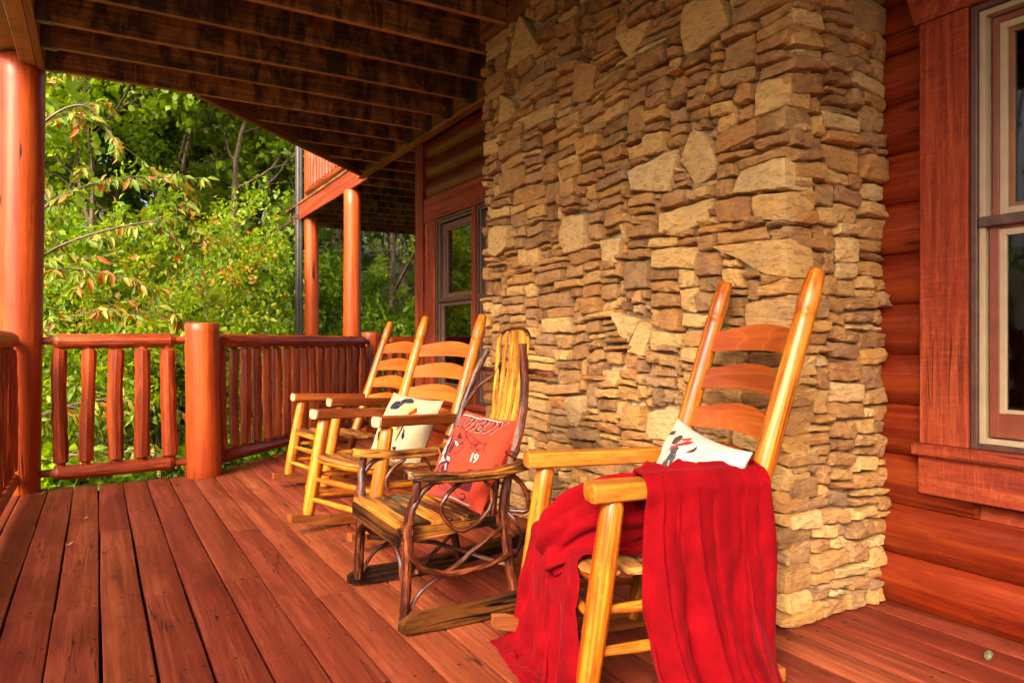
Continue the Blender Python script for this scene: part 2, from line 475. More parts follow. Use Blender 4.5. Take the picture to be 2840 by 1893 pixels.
# ================================================================== porch deck: every plank its own piece
deck = tag(empty('porch_deck', (0, 0, 0)), kind='structure')
PITCH, X0 = .1555, -.302                       # first gap line measured at x = -0.302
def deck_end(xc):                              # far edge of the deck
    if xc < .72: return 6.10
    if xc < 2.78: return 6.10 + (xc - .72)
    return 8.16
JOINT = {2: 3.28, 3: 4.55, 1: 3.25, 4: 3.30, 6: 3.32, 8: 2.95, 10: 4.4, 0: 4.9, 9: 5.3, 12: 3.6, 7: 4.2, 5: 5.0}
def plank(x0, x1, y0, y1, seed):
    r = random.Random(seed)
    w2 = r.uniform(.0025, .0055)
    a, b = x0 + w2, x1 - w2
    e = .004
    prof = [(a, -.036), (b, -.036), (b, -e), (b - e * .3, -e * .3), (b - e, 0), ((a + b) / 2, .0012), (a + e, 0), (a + e * .3, -e * .3), (a, -e)]
    n = max(3, int((y1 - y0) / .3))
    st = [y0 + (y1 - y0) * i / n for i in range(n + 1)]
    ph, am, dz = r.uniform(0, 9), r.uniform(.0008, .0026), r.uniform(-.002, .002)
    def warp(x, y, z):
        return (x + am * math.sin(y * 1.9 + ph) + am * .5 * math.sin(y * 4.3 + ph * 2), y, z + dz + .0015 * math.sin(y * 1.3 + ph))
    mb = MB(seed); mb.extrude(prof, st, (1, 0, 2), warp)
    mb.f = [tuple(reversed(f)) for f in mb.f]
    return mb.build('plank', M['deck'], deck, angle=50)
for i in range(-2, 34):
    xa, xb = X0 + (i - 1) * PITCH, X0 + i * PITCH
    xc = (xa + xb) / 2
    if xa < -.66: xa = -.66
    ya = -1.6 if xc < 2.80 else 6.52
    yb = deck_end(xc) + random.Random(i).uniform(-.02, .012)
    j = JOINT.get(i)
    if xa > 1.5 and xb < 2.85 and j is None: j = 5.0
    if j and ya < j < yb:
        plank(xa, xb, ya, j - .0015, 100 + i); plank(xa, xb, j + .0015, yb, 200 + i)
    else:
        plank(xa, xb, ya, yb, 100 + i)
# joists under the planks, seen only as dark through the gaps
for k, y in enumerate([-.8, 0.0, .8, 1.6, 2.4, 3.29, 4.1, 4.9, 5.6]):
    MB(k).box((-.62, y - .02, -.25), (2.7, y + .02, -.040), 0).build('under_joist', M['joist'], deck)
MB(31).box((-.66, -1.6, -1.2), (-.62, 6.05, -.040), 1).build('rim_light_skirt', M['red_board'], deck)  # deck rim carried down below ground level to keep light from under the planks
MB(32).box((-.62, 6.01, -1.2), (.70, 6.05, -.040), 0).build('rim_light_skirt', M['red_board'], deck)
MB(34).box((-.62, -1.6, -1.2), (2.8, -1.56, -.040), 0).build('rim_light_skirt', M['red_board'], deck)  # unseen, added behind the camera to block light below the deck
mb = MB(33)
mb.extrude([(0, -1.2), (.04, -1.2), (.04, -.040), (0, -.040)], [0.0, 2.86], (0, 1, 2), lambda x, y, z: (.71 + (x - y) * .7071, 6.03 + (x + y) * .7071, z))
mb.build('rim_light_skirt', M['red_board'], deck)  # diagonal rim, deepened as well to shut out light

# ================================================================== log posts
def log_post(x, y, z0, z1, r0, r1, label, lean=(0, 0), seed=0, group=None, m='red_log', cap=.012):
    root = tag(empty('log_post', (x, y, z0)), label, 'post', group)
    n = 18; h = z1 - z0
    path, rad = [], []
    rr = random.Random(seed)
    p1, p2 = rr.uniform(0, 6), rr.uniform(0, 6)
    for i in range(n + 1):
        t = i / n
        path.append((lean[0] * t + .006 * math.sin(3 * t + p1), lean[1] * t + .006 * math.sin(2.6 * t + p2), h * t))
        rad.append((r0 * (1 - t) + r1 * t) * (1 + .012 * math.sin(7 * t + p2)))
    path = [path[0]] + path[:-1] + [(path[-1][0], path[-1][1], h - cap), path[-1]]
    rad = [rad[0] * .985] + rad[:-1] + [rad[-1], rad[-1] - cap]
    path[1] = (path[1][0], path[1][1], .008)
    MB(seed).tube(path, rad, 32).build('trunk', M[m], root, angle=60)
    return root
log_post(-.478, 6.03, 0, 3.03, .128, .140, 'tall red log post at the left edge carrying the upper deck', lean=(.03, 0), seed=3)
log_post(.712, 6.03, 0, 1.195, .131, .124, 'short thick red log post with flat top at the deck corner', seed=4)
log_post(2.79, 8.10, 0, 1.16, .12, .115, 'short red corner post of the far railing, behind the ladder-back chairs', seed=5)
log_post(2.80, 8.87, -.9, 2.97, .115, .108, 'tall red log column behind the far railing, right of the two', seed=6)
log_post(2.90, 11.24, .0, 4.6, .112, .105, 'tall red log column beside the dark downspout, left of the two', seed=8)

# ================================================================== railings
def hewn(p0, p1, r, seed, tenon=.055, tr=.45, rings=14, sides=10, name='baluster', m='red_rail', parent=None, bow=.0, facet=.075):
    """peeled log: fat irregular body with pencil-point tenons at both ends"""
    rr = random.Random(seed)
    p0, p1 = np.array(p0, float), np.array(p1, float)
    L = np.linalg.norm(p1 - p0)
    d = (p1 - p0) / L
    side = np.cross(d, [0.3, .2, .9]); side /= np.linalg.norm(side)
    s2 = np.cross(d, side)
    ts = [0, tenon * .74 / L, tenon / L, tenon * 1.06 / L]
    rs = [tr, tr * 1.05, .93, 1.0]
    body = [tenon * 1.06 / L + (1 - 2.12 * tenon / L) * (k + .35) / rings for k in range(rings)]
    for b in body: ts.append(b); rs.append(1 + rr.uniform(-.05, .05))
    ts += [1 - tenon * 1.06 / L, 1 - tenon / L, 1 - tenon * .74 / L, 1]; rs += [1.0, .93, tr * 1.05, tr]
    ph = rr.uniform(0, 6.28); amp = bow or rr.uniform(.002, .006); amp2 = rr.uniform(.0, .006)
    path = [p0 + d * L * t + side * amp * math.sin(math.pi * t * 1.3 + ph) + s2 * amp2 * math.sin(5 * t + ph) for t in ts]
    mb = MB(seed); mb.tube(path, [r * q for q in rs], sides, facet=facet)
    return mb.build(name, M[m], parent, angle=24)

def railing(A, B, n, label, seed, zt=1.055, zb=.118, rt=.054, rb=.052, r=.051, ends=(.13, .13), first=.16, name='log_railing', group=None):
    A, B = np.array(A, float), np.array(B, float)
    L = np.linalg.norm(B - A); d = (B - A) / L
    root = tag(empty(name, (A[0], A[1], 0)), label, 'railing', group)
    O = np.array([A[0], A[1], 0])
    P = lambda s, z: np.array([d[0] * s, d[1] * s, z])
    hewn(P(ends[0] - .03, zt), P(L - ends[1] + .03, zt), rt, seed, .13, .5, 16, 14, 'top_rail', parent=root, bow=.006, facet=.035)
    hewn(P(ends[0] - .03, zb), P(L - ends[1] + .03, zb), rb, seed + 1, .13, .5, 16, 14, 'bottom_rail', parent=root, bow=.006, facet=.035)
    for k in range(n):
        s = ends[0] + first + (L - ends[0] - ends[1] - 2 * first) * (k / (n - 1) if n > 1 else .5)
        rr = random.Random(seed * 31 + k)
        hewn(P(s + rr.uniform(-.012, .012), zb + rb * .55), P(s + rr.uniform(-.008, .008), zt - rt * .5), r * rr.uniform(.93, 1.1), seed * 77 + k, .04, .55, 9, 10, parent=root)
    return root
railing((-.478, 6.03), (.712, 6.03), 5, 'short railing section with five fat balusters between the tall and short log posts', 11, first=.115, ends=(.13, .125))
railing((.712, 6.03), (2.79, 8.10), 17, 'long diagonal railing running from the short thick post to the far corner', 22, first=.10, rt=.056, r=.042)
railing((2.79, 8.10), (5.6, 8.10), 20, 'railing seen between the chair slats, beyond the far corner post', 33, first=.10)
railing((-.54, -1.4), (-.50, 6.03), 38, 'railing along the left edge, cut off by the picture frame', 44, first=.12, ends=(.0, .12), r=.044)

# ================================================================== upper deck overhead
ZJ = 2.97
ud = tag(empty('upper_deck', (0, 0, ZJ)), 'dark weathered upper deck with bare joists overhead', 'deck')
def joist(x0, x1, y, h=.235, th=.040, name='joist', seed=0, m='joist'):
    r = random.Random(seed)
    mb = MB(seed)
    n = max(2, int((x1 - x0) / .5))
    st = [x0 + (x1 - x0) * i / n for i in range(n + 1)]
    ph = r.uniform(0, 9)
    e = .003
    prof = [(y - th / 2 + e, 0), (y + th / 2 - e, 0), (y + th / 2, e), (y + th / 2, h), (y - th / 2, h), (y - th / 2, e)]
    mb.extrude(prof, st, (0, 1, 2), lambda x, yy, z: (x, yy + .004 * math.sin(x * 1.4 + ph), z + .004 * math.sin(x * 1.1 + ph * 2)))
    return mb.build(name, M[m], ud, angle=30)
ROOF_Y0 = -2.6
ys = [6.02 - .452 * k for k in range(0, 19)]
for k, y in enumerate(ys):
    if y < ROOF_Y0: break
    xe = 2.62 if (y > 4.12) else 2.135
    joist(-.315, xe, y, seed=300 + k)
for k, y in enumerate([6.47, 6.92, 7.37, 7.82]):
    joist(.74 + (y - 6.06) + .05, 2.62, y, seed=330 + k)
for k in range(14):
    y = 6.74 + .44 * k
    if y > 12.2: break
    joist(2.803 if y > 8.15 else 2.712, 6.4, y, seed=350 + k)
# hangers at both ends
def hanger(x, y, s):
    mb = MB(5)
    h0, h1 = -.006, .17
    mb.box((min(x, x + s * .045), y - .030, h0), (max(x, x + s * .045), y - .0235, h1 - .05), 2)
    mb.box((min(x, x + s * .085), y - .030, h0), (max(x, x + s * .085), y + .026, h0 + .004), 0)
    mb.box((min(x, x + s * .006), y - .055, h0), (max(x, x + s * .006), y - .030, h1), 2)
    mb.build('joist_hanger', M['hanger'], ud, smooth=False)
for k, y in enumerate(ys[:7]): hanger(-.312, y, 1)
for y in (6.47, 6.02, 5.568, 5.116, 4.664, 4.21): hanger(2.618, y, -1)
# rim, girder, ledger, chamfer board, decking
MB(41).box((-.36, ROOF_Y0, -.03), (-.318, 6.06, .235), 1, .004).build('rim_beam', M['beam_brown'], ud)
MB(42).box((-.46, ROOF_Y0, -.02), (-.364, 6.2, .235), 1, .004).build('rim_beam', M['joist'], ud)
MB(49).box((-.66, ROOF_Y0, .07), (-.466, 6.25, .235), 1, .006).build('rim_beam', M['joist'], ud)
MB(43).box((2.622, 4.12, -.02), (2.70, 8.12, .235), 1, .004).build('girder', M['beam_brown'], ud)
MB(44).box((2.14, ROOF_Y0, .0), (2.18, 4.1, .235), 1, .003).build('ledger', M['beam_brown'], ud)
mb = MB(45)
mb.extrude([(-.022, -.012), (.022, -.012), (.022, .235), (-.022, .235)], [-.03, 2.80], (0, 1, 2), lambda x, y, z: (.70 + (x - y) * .7071, 6.075 + (x + y) * .7071, z))
mb.build('rim_beam', M['beam_brown'], ud, smooth=False)
mb = MB(46)
mb.box((-.46, ROOF_Y0, .24), (6.5, 6.06, .275), 1)
b = len(mb.v)
mb.extrude([(.70, 6.065), (6.5, 6.065), (6.5, 12.3), (2.74, 12.3), (2.74, 8.1)], [.24, .275], (2, 0, 1))
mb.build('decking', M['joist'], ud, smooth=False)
# far red fascia board below the upper railing
MB(47).box((2.755, 8.13, .0), (2.80, 11.45, .27), 1, .003).build('fascia', M['red_board'], ud)
MB(48).box((2.80, 11.40, .0), (6.4, 11.45, .27), 0, .003).build('fascia', M['red_board'], ud)

root = tag(empty('upper_log_railing', (2.80, 8.3, 3.25)), 'red baluster railing on the upper deck above the fascia board', 'railing')
hewn((0, 0, .09), (0, 2.86, .09), .045, 61, .1, .6, 12, 10, 'bottom_rail', parent=root, facet=.03)
hewn((0, 0, .95), (0, 2.86, .95), .045, 62, .1, .6, 12, 10, 'top_rail', parent=root, facet=.03)
for k in range(17):
    hewn((0, .1 + k * .16, .12), (0, .1 + k * .16, .92), .036, 640 + k, .03, .6, 6, 8, parent=root)

ds = tag(empty('downspout', (2.78, 11.55, -.9)), 'dark metal downspout running up beside the far red column', 'downspout')
prof = []
for k in range(16):
    a = 2 * math.pi * k / 16
    rr_ = .05 * (1 + (.12 if k % 2 else 0)) / max(abs(math.cos(a)), abs(math.sin(a))) ** .7
    prof.append((rr_ * math.cos(a), rr_ * math.sin(a)))
MB(7).extrude(prof, [0, 3.0, 5.6], (2, 0, 1)).build('pipe', M['downspout'], ds, smooth=False)
MB(8).box((-.066, -.066, 3.9), (.066, .066, 3.96), 2, .01).build('bracket', M['downspout'], ds)

# ================================================================== log cabin wall with two windows
cabin = tag(empty('log_cabin', (2.80, 6.5, 0)), 'red-brown log cabin wall behind the stone chimney', 'building')
XW = 2.80                                     # back plane of the half logs
def wall_log(y0, y1, z, h=.2, bulge=.062, seed=0, parent=cabin):
    """half-round siding log, coordinates relative to the cabin root"""
    r = random.Random(seed)
    n = 10
    prof = [(0.0, z + .0015)]
    for k in range(n + 1):
        t = k / n
        b = bulge * (math.sin(math.pi * (0.02 + .96 * t)) ** .36)
        prof.append((-b, z + .0015 + (h - .003) * t))
    prof.append((0.0, z + h - .0015))
    m = max(2, int((y1 - y0) / .4)); ph = r.uniform(0, 9)
    st = [y0 + (y1 - y0) * i / m - 6.5 for i in range(m + 1)]
    mb = MB(seed)
    mb.extrude(prof, st, (1, 0, 2), lambda x, y, zz: (x * (1 + .05 * math.sin(y * 2.3 + ph)), y, zz))
    return mb.build('log', M['wall_log'], parent, angle=28)
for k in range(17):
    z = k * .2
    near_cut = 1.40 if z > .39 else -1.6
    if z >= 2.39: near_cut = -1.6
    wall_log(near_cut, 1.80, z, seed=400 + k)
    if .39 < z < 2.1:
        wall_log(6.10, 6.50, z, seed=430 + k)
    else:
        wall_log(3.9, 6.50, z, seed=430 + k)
# backing wall with window holes (kept behind the logs)
def cbox(name, lo, hi, m, axis=1, bev=.002, parent=cabin, off=(2.80, 6.5, 0)):
    lo2 = tuple(a - b for a, b in zip(lo, off)); hi2 = tuple(a - b for a, b in zip(hi, off))
    return MB(int(abs(lo[1]) * 977 + lo[2] * 131 + lo[0] * 17) % 9973).box(lo2, hi2, axis, bev).build(name, M[m], parent)
for a in [((2.802, 1.40, .0), (2.84, 4.95, 3.4)), ((2.802, 6.09, 0), (2.84, 6.5, 3.4)), ((2.802, 4.95, 0), (2.84, 6.09, .5)), ((2.802, 4.95, 2.2), (2.84, 6.09, 3.4)),
          ((2.802, -1.6, 0), (2.84, 1.40, .45)), ((2.802, -1.6, 2.30), (2.84, 1.40, 3.4))]:
    cbox('sheathing', a[0], a[1], 'red_board', 1, 0)
cbox('sheathing', (2.842, 6.46, 0), (7.0, 6.50, 3.4), 'red_board', 0, 0)
cbox('corner_board', (2.715, 6.40, 0), (2.80, 6.585, 2.99), 'red_board', 2, .004)
cbox('corner_board', (2.80, 6.505, 0), (2.95, 6.585, 2.99), 'red_board', 2, .004)

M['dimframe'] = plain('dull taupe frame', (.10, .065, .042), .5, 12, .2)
def win(y0, y1, z0, z1, label, seed):
    """double hung window: y1 is the end away from the camera side used for the storm frame"""
    w = empty('window', (2.80 - 2.80, 0, 0)); w.parent = cabin
    w['label'] = label
    return w
O6 = (2.80, 6.5, 0)
# near window (right edge of the picture)
w1 = win(0, 1.39, .67, 2.25, 'tall double-hung window with cream sash at the right edge', 1)
cbox('casing', (2.700, 1.395, .668), (2.80, 1.569, 2.249), 'red_board', 2, .004, w1)
cbox('casing', (2.700, -.36, .668), (2.80, -.19, 2.249), 'red_board', 2, .004, w1)
mb = MB(71)
mb.extrude([(1.582 - 6.5, 2.2505), (1.632 - 6.5, 2.44), (-.45 - 6.5, 2.44), (-.40 - 6.5, 2.2505)], [2.690 - 2.80, 0], (0, 1, 2))
mb.f = [tuple(reversed(f)) for f in mb.f]
mb.build('header', M['red_board'], w1, smooth=False)
cbox('sill', (2.672, -.42, .621), (2.80, 1.582, .666), 'red_board', 1, .006, w1)
cbox('apron', (2.705, -.40, .474), (2.80, 1.574, .6195), 'red_board', 1, .004, w1)
def frame(y0, y1, z0, z1, x0, x1, wd, m, name='frame', parent=w1, wb=None):
    wb = wb or wd
    mb = MB(9)
    for lo, hi, ax in [((x0, y1 - wd, z0), (x1, y1, z1), 2), ((x0, y0, z0), (x1, y0 + wd, z1), 2), ((x0 + .0005, y0 + wd, z0), (x1 - .0005, y1 - wd, z0 + wb), 1), ((x0 + .0005, y0 + wd, z1 - wd), (x1 - .0005, y1 - wd, z1), 1)]:
        mb.box(tuple(a - b for a, b in zip(lo, O6)), tuple(a - b for a, b in zip(hi, O6)), ax, .0015)
    return mb.build(name, M[m], parent)
def pane(y0, y1, z0, z1, x, parent):
    mb = MB(10).box((x - 2.80, y0 - 6.5, z0), (x - 2.80 + .004, y1 - 6.5, z1), 1)
    return mb.build('pane', M['glass'], parent, smooth=False)
def double_hung(y0, y1, z0, z1, zm, w, xf=2.712, cm='cream', om='sashorange'):
    frame(y0, y1, z0, z1, xf, xf + .05, .020, 'bronze', 'storm_frame', w, .018)
    frame(y0 + .0205, y1 - .0205, z0 + .0185, z1 - .0205, xf + .016, xf + .07, .020, cm, 'jamb', w)
    a0, a1 = y0 + .0475, y1 - .0475
    frame(a0, a1, zm, z1 - .048, xf + .050, xf + .074, .022, 'sashbrown', 'upper_sash', w)
    frame(a0 + .0225, a1 - .0225, zm + .02, z1 - .0705, xf + .054, xf + .08, .024, cm, 'upper_sash_lining', w)
    frame(a0 + .047, a1 - .047, zm + .044, z1 - .095, xf + .066, xf + .09, .016, om, 'upper_sash_bead', w)
    pane(a0 + .05, a1 - .05, zm + .05, z1 - .1, xf + .078, w)
    frame(a0, a1, z0 + .044, zm - .004, xf + .030, xf + .048, .030, 'sashbrown', 'lower_sash', w, .085)
    frame(a0 + .0305, a1 - .0305, z0 + .1295, zm - .0345, xf + .033, xf + .054, .022, cm, 'lower_sash_lining', w, .014)
    pane(a0 + .053, a1 - .053, z0 + .144, zm - .057, xf + .044, w)
    mb = MB(11).box((xf + .002 - 2.80, y0 + .026 - 6.5, zm - .022), (xf + .028 - 2.80, y1 - .026 - 6.5, zm + .014), 1, .002)
    mb.build('meeting_rail', M['bronze'], w)
    mb = MB(12); g = []
    for i in range(61):
        y = y0 - .1 + (y1 - y0 + .2) * i / 60
        g.append([(2.93 - 2.80 + .02 * math.sin(i * .9) + .008 * math.sin(i * 2.3), y - 6.5, z0 - .05), (2.93 - 2.80 + .02 * math.sin(i * .9 + .3), y - 6.5, z1 + .05)])
    mb.sheet(np.array(g)); mb.build('curtain', M['curtain'], w)
double_hung(-.185, 1.390, .668, 2.247, 1.478, w1)
# far window, left of the chimney
w2 = win(4.9, 6.07, .53, 2.17, 'dark double-hung window between corner board and chimney', 2)
cbox('casing', (2.700, 6.075, .53), (2.80, 6.30, 2.175), 'red_board', 2, .004, w2)
cbox('header', (2.695, 4.3, 2.1755), (2.80, 6.315, 2.40), 'red_board', 1, .004, w2)
cbox('sill', (2.672, 4.3, .48), (2.80, 6.32, .5285), 'red_board', 1, .006, w2)
cbox('apron', (2.705, 4.3, .33), (2.80, 6.31, .4785), 'red_board', 1, .004, w2)
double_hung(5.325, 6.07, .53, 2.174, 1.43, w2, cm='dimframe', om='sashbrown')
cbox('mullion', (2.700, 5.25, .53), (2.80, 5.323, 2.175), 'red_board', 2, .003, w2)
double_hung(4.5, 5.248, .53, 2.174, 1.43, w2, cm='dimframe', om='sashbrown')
# the room behind both windows
mb = MB(13)
for lo, hi in [((2.99, -1.6, -.02), (3.02, 6.4, 3.4)), ((2.842, -1.63, -.02), (2.99, -1.6, 3.4))]:
    mb.box(tuple(a - b for a, b in zip(lo, O6)), tuple(a - b for a, b in zip(hi, O6)), 1)
mb.build('room_lining', M['room'], cabin, smooth=False)

# ================================================================== stone chimney
chim = tag(empty('stone_chimney', (2.2, 2.9, 0)), 'big tan ledgestone chimney with uneven stones and thick mortar', 'chimney')
CO = np.array((2.2, 2.9, 0))
XF, YF, YB, ZT = 2.150, 1.725, 4.06, 3.25     # nominal stone face, near side, far side, top
MB(14).box((XF + .058 - 2.2, YF + .058 - 2.9, 0), (2.83 - 2.2, YB - .04 - 2.9, ZT), 2).build('mortar_core', M['mortar'], chim, smooth=False)

def stone_shape(poly, prof_p, seed, to3, rnd):
    """poly: outline in face coords; to3(s, z, depth) -> world"""
    r = random.Random(seed)
    pts = []
    n = len(poly)
    cx = sum(p[0] for p in poly) / n; cy = sum(p[1] for p in poly) / n
    per = sum(math.dist(poly[i], poly[(i + 1) % n]) for i in range(n))
    step = max(per / 13, .02)
    for i in range(n):
        a, b = poly[i], poly[(i + 1) % n]
        L = math.dist(a, b); k = max(1, round(L / step))
        for j in range(k):
            t = j / k
            x, y = a[0] + (b[0] - a[0]) * t, a[1] + (b[1] - a[1]) * t
            if j == 0:      # knock the corner in a little
                q = r.uniform(.0, .14)
                x += (cx - x) * q * .7; y += (cy - y) * q
            else:
                x += r.uniform(-.005, .005); y += r.uniform(-.005, .005)
            pts.append((x, y))
    m = len(pts)
    hs = min(max(p[1] for p in pts) - cy, max(p[0] for p in pts) - cx)
    tx, ty = r.uniform(-.07, .07), r.uniform(-.16, .16)
    V, F = [], []
    chip = [r.choice((.3, .6, 1., 1., 1.8, 2.6)) for _ in pts]
    dj = [r.uniform(-.006, .006) for _ in pts]
    for ring, (dp, ins) in enumerate([(-.09, .004), (prof_p * .62, .0), (prof_p * .93, .0035), (prof_p, .0105)]):
        for q, (x, y) in enumerate(pts):
            dd = dp
            i_ = ins * (chip[q] if ring == 3 else 1)
            L_ = math.hypot(x - cx, y - cy) + 1e-6
            f = max(.45, 1 - i_ / max(hs * .9, .012)) if ring else .93
            if ring >= 2: dd = dp + (x - cx) * tx + (y - cy) * ty + dj[q] * (1 if ring == 2 else .7)
            V.append(to3(cx + (x - cx) * (1 - (1 - f) * min(1, hs / max(abs(x - cx), hs))), cy + (y - cy) * f, dd))
    for ring in range(3):
        for k in range(m):
            k2 = (k + 1) % m
            F.append((ring * m + k, ring * m + k2, (ring + 1) * m + k2, (ring + 1) * m + k))
    V.append(to3(cx + r.uniform(-.2, .2) * hs, cy + r.uniform(-.3, .3) * hs, prof_p + r.uniform(-.002, .008)))
    for k in range(m): F.append((3 * m + k, 3 * m + (k + 1) % m, 4 * m))
    return V, F, rnd

def warp2(s, z, k):
    a = mnoise.noise((s * 1.1 + k, z * 1.1, 3.1)) * .030 + mnoise.noise((s * 3.7 + k, z * 3.7, 7.7)) * .012
    b = mnoise.noise((s * 1.3 + k, z * 1.0, 13.1)) * .045 + mnoise.noise((s * 4.3 + k, z * 3.1, 17.7)) * .014
    return s + a, z + b

def pack(s0, s1, z0, z1, feats, seed, wr=(7, 27)):
    """rectangle packing on a 16 mm raster around given feature polygons -> list of outlines"""
    r = random.Random(seed); c = .0165
    W, Hc = int(round((s1 - s0) / c)), int(round((z1 - z0) / c))
    occ = np.zeros((Hc, W), bool)
    def inside(poly, x, y):
        k = False; n = len(poly)
        for i in range(n):
            (xa, ya), (xb, yb) = poly[i], poly[i - 1]
            if (ya > y) != (yb > y) and x < (xb - xa) * (y - ya) / (yb - ya) + xa: k = not k
        return k
    for poly in feats:
        for i in range(Hc):
            y = z0 + (i + .5) * c
            for j in range(W):
                if inside(poly, s0 + (j + .5) * c, y): occ[i, j] = True
    out = []
    for i in range(Hc):
        for j in range(W):
            if occ[i, j]: continue
            h = r.choices([2, 3, 4, 5, 6, 8], [2.4, 5, 4.6, 2.8, 1.1, .3])[0]
            w = int(r.triangular(wr[0], wr[1], wr[0] + 4))
            if h >= 6: w = max(w, 8)
            if h == 2: w = int(w * 1.2)
            k = 0
            while j + k < W and not occ[i, j + k] and k < w: k += 1
            if j + k < W and not occ[i, j + k]:         # avoid slivers beside it
                rest = 0
                while j + k + rest < W and not occ[i, j + k + rest] and rest < 4: rest += 1
                if rest < 4: k += rest
            w = k
            hh = 1
            while hh < h and i + hh < Hc and not occ[i + hh, j:j + w].any(): hh += 1
            if hh < 2: hh = 2 if i + 2 <= Hc else 1
            occ[i:i + hh, j:j + w] = True
            if hh < 2 or w < 2: continue
            a, b = s0 + j * c, s0 + (j + w) * c
            lo, hi = z0 + i * c, z0 + (i + hh) * c
            g = .0040
            sl = r.uniform(-.3, .3) * c; sr = r.uniform(-.3, .3) * c
            wa, wb = r.uniform(-.45, .45) * c, r.uniform(-.45, .45) * c
            wc, wd = r.uniform(-.25, .25) * c, r.uniform(-.25, .25) * c
            tl = r.gauss(0, .03) * (b - a) * .5
            out.append([(a + g + sl, lo + g + wc - tl), (b - g + sr, lo + g + wd + tl), (b - g - sr, hi - g + wa + tl), ((a + b) / 2 + r.uniform(-.2, .2) * (b - a), hi - g + r.uniform(-.1, .45) * c), (a + g - sl, hi - g + wb - tl)])
    return out

FEAT_D = [  # big irregular stones of the front face, (y along the wall, z)
    ([(3.605, 2.985), (3.404, 2.708), (3.580, 2.690), (3.776, 2.676), (3.681, 2.841)], 0.93),
    ([(2.719, 2.512), (2.451, 2.501), (2.498, 2.445), (2.627, 2.372)], 0.90),
    ([(2.248, 2.486), (2.045, 2.420), (2.006, 2.296), (2.128, 2.268), (2.263, 2.265), (2.274, 2.348)], 0.82),
    ([(3.868, 2.582), (3.760, 2.534), (3.645, 2.428), (3.691, 2.376), (3.868, 2.391)], 0.90),
    ([(2.621, 1.844), (2.293, 1.879), (2.285, 1.812), (2.344, 1.701), (2.596, 1.751)], 0.97),
    ([(2.207, 1.935), (2.128, 1.912), (2.068, 1.774), (2.080, 1.727), (2.197, 1.702), (2.274, 1.815)], 0.92),
    ([(2.075, 1.877), (1.865, 1.902), (1.850, 1.821), (2.080, 1.799)], 0.55),
    ([(1.966, 1.718), (1.723, 1.721), (1.714, 1.595), (1.989, 1.625)], 0.95),
    ([(2.405, 1.616), (2.080, 1.633), (2.085, 1.549), (2.279, 1.498), (2.399, 1.523)], 0.90),
    ([(3.173, 1.721), (2.956, 1.702), (2.937, 1.522), (3.131, 1.505), (3.214, 1.600)], 0.93),
    ([(4.023, 1.778), (3.754, 1.757), (3.744, 1.613), (3.896, 1.571), (4.023, 1.603)], 0.90),
    ([(3.650, 1.603), (3.399, 1.579), (3.390, 1.480), (3.630, 1.492)], 0.86),
    ([(2.835, 1.554), (2.653, 1.541), (2.692, 1.422), (2.811, 1.418)], 0.95),
    ([(2.094, 1.441), (1.720, 1.422), (1.714, 1.275), (1.830, 1.297)], 0.80),
    ([(2.725, 1.196), (2.534, 1.147), (2.627, 1.037), (2.676, 1.079)], 0.93),
    ([(2.534, 1.147), (2.445, 1.096), (2.504, 0.982), (2.627, 0.992), (2.605, 1.054)], 0.90),
    ([(2.445, 1.100), (2.279, 1.085), (2.271, 1.020), (2.474, 1.007)], 0.86),
    ([(3.144, 0.753), (2.975, 0.774), (2.956, 0.693), (3.052, 0.594), (3.131, 0.643)], 0.96),
    ([(2.498, 0.722), (2.333, 0.770), (2.263, 0.677), (2.319, 0.615), (2.510, 0.612)], 0.95),
    ([(2.068, 1.613), (1.902, 1.608), (1.898, 1.508), (2.057, 1.524)], 0.60),
    ([(1.885, 1.602), (1.714, 1.590), (1.714, 1.475), (1.885, 1.511)], 0.82),
    ([(2.821, 0.908), (2.676, 0.917), (2.719, 0.822), (2.807, 0.840)], 0.90),
    ([(2.659, 0.739), (2.510, 0.760), (2.534, 0.649), (2.676, 0.634)], 0.45),
    ([(3.013, 2.497), (2.857, 2.427), (2.937, 2.268), (3.083, 2.292)], 0.40),
    ([(2.431, 0.281), (2.177, 0.362), (2.177, 0.271), (2.422, 0.196)], 0.30),
]
stones = []
def front3(s, z, d): return (XF + .045 - d - CO[0], s - CO[1], z)
def side3(s, z, d): return (s - CO[0], YF + .045 - d - CO[1], z)
sr = random.Random(99)
feats = [f[0] for f in FEAT_D]
for k, (poly, rnd) in enumerate(FEAT_D):
    stones.append(stone_shape(list(reversed(poly)), sr.uniform(.045, .06), 5000 + k, front3, rnd))
for k, p in enumerate(pack(YF + .0, YB, .0, ZT, feats, 4)):
    q = [warp2(*t, 0) for t in p]
    # keep stones clear of the floor and roughly on the corner
    q = [(min(max(s, YF - .012 + sr.uniform(0, .02)), YB + .035), max(z, .004)) for s, z in q]
    stones.append(stone_shape(list(reversed(q)), sr.triangular(.016, .078, .044), 6000 + k, front3, sr.random() ** 1.15 * .92))
for k, p in enumerate(pack(XF + .018, 2.765, .0, ZT, [], 5, (6, 17))):
    q = [warp2(*t, 5.) for t in p]
    q = [(min(max(s, XF + .012), 2.752 + sr.uniform(-.012, .016)), max(z, .004)) for s, z in q]
    stones.append(stone_shape(q, sr.triangular(.018, .068, .042), 9000 + k, side3, sr.random() ** .9))
def area(st):
    V = np.array(st[0]); e = V.max(0) - V.min(0)
    return sorted(e)[-1] * sorted(e)[-2]
stones.sort(key=area, reverse=True)
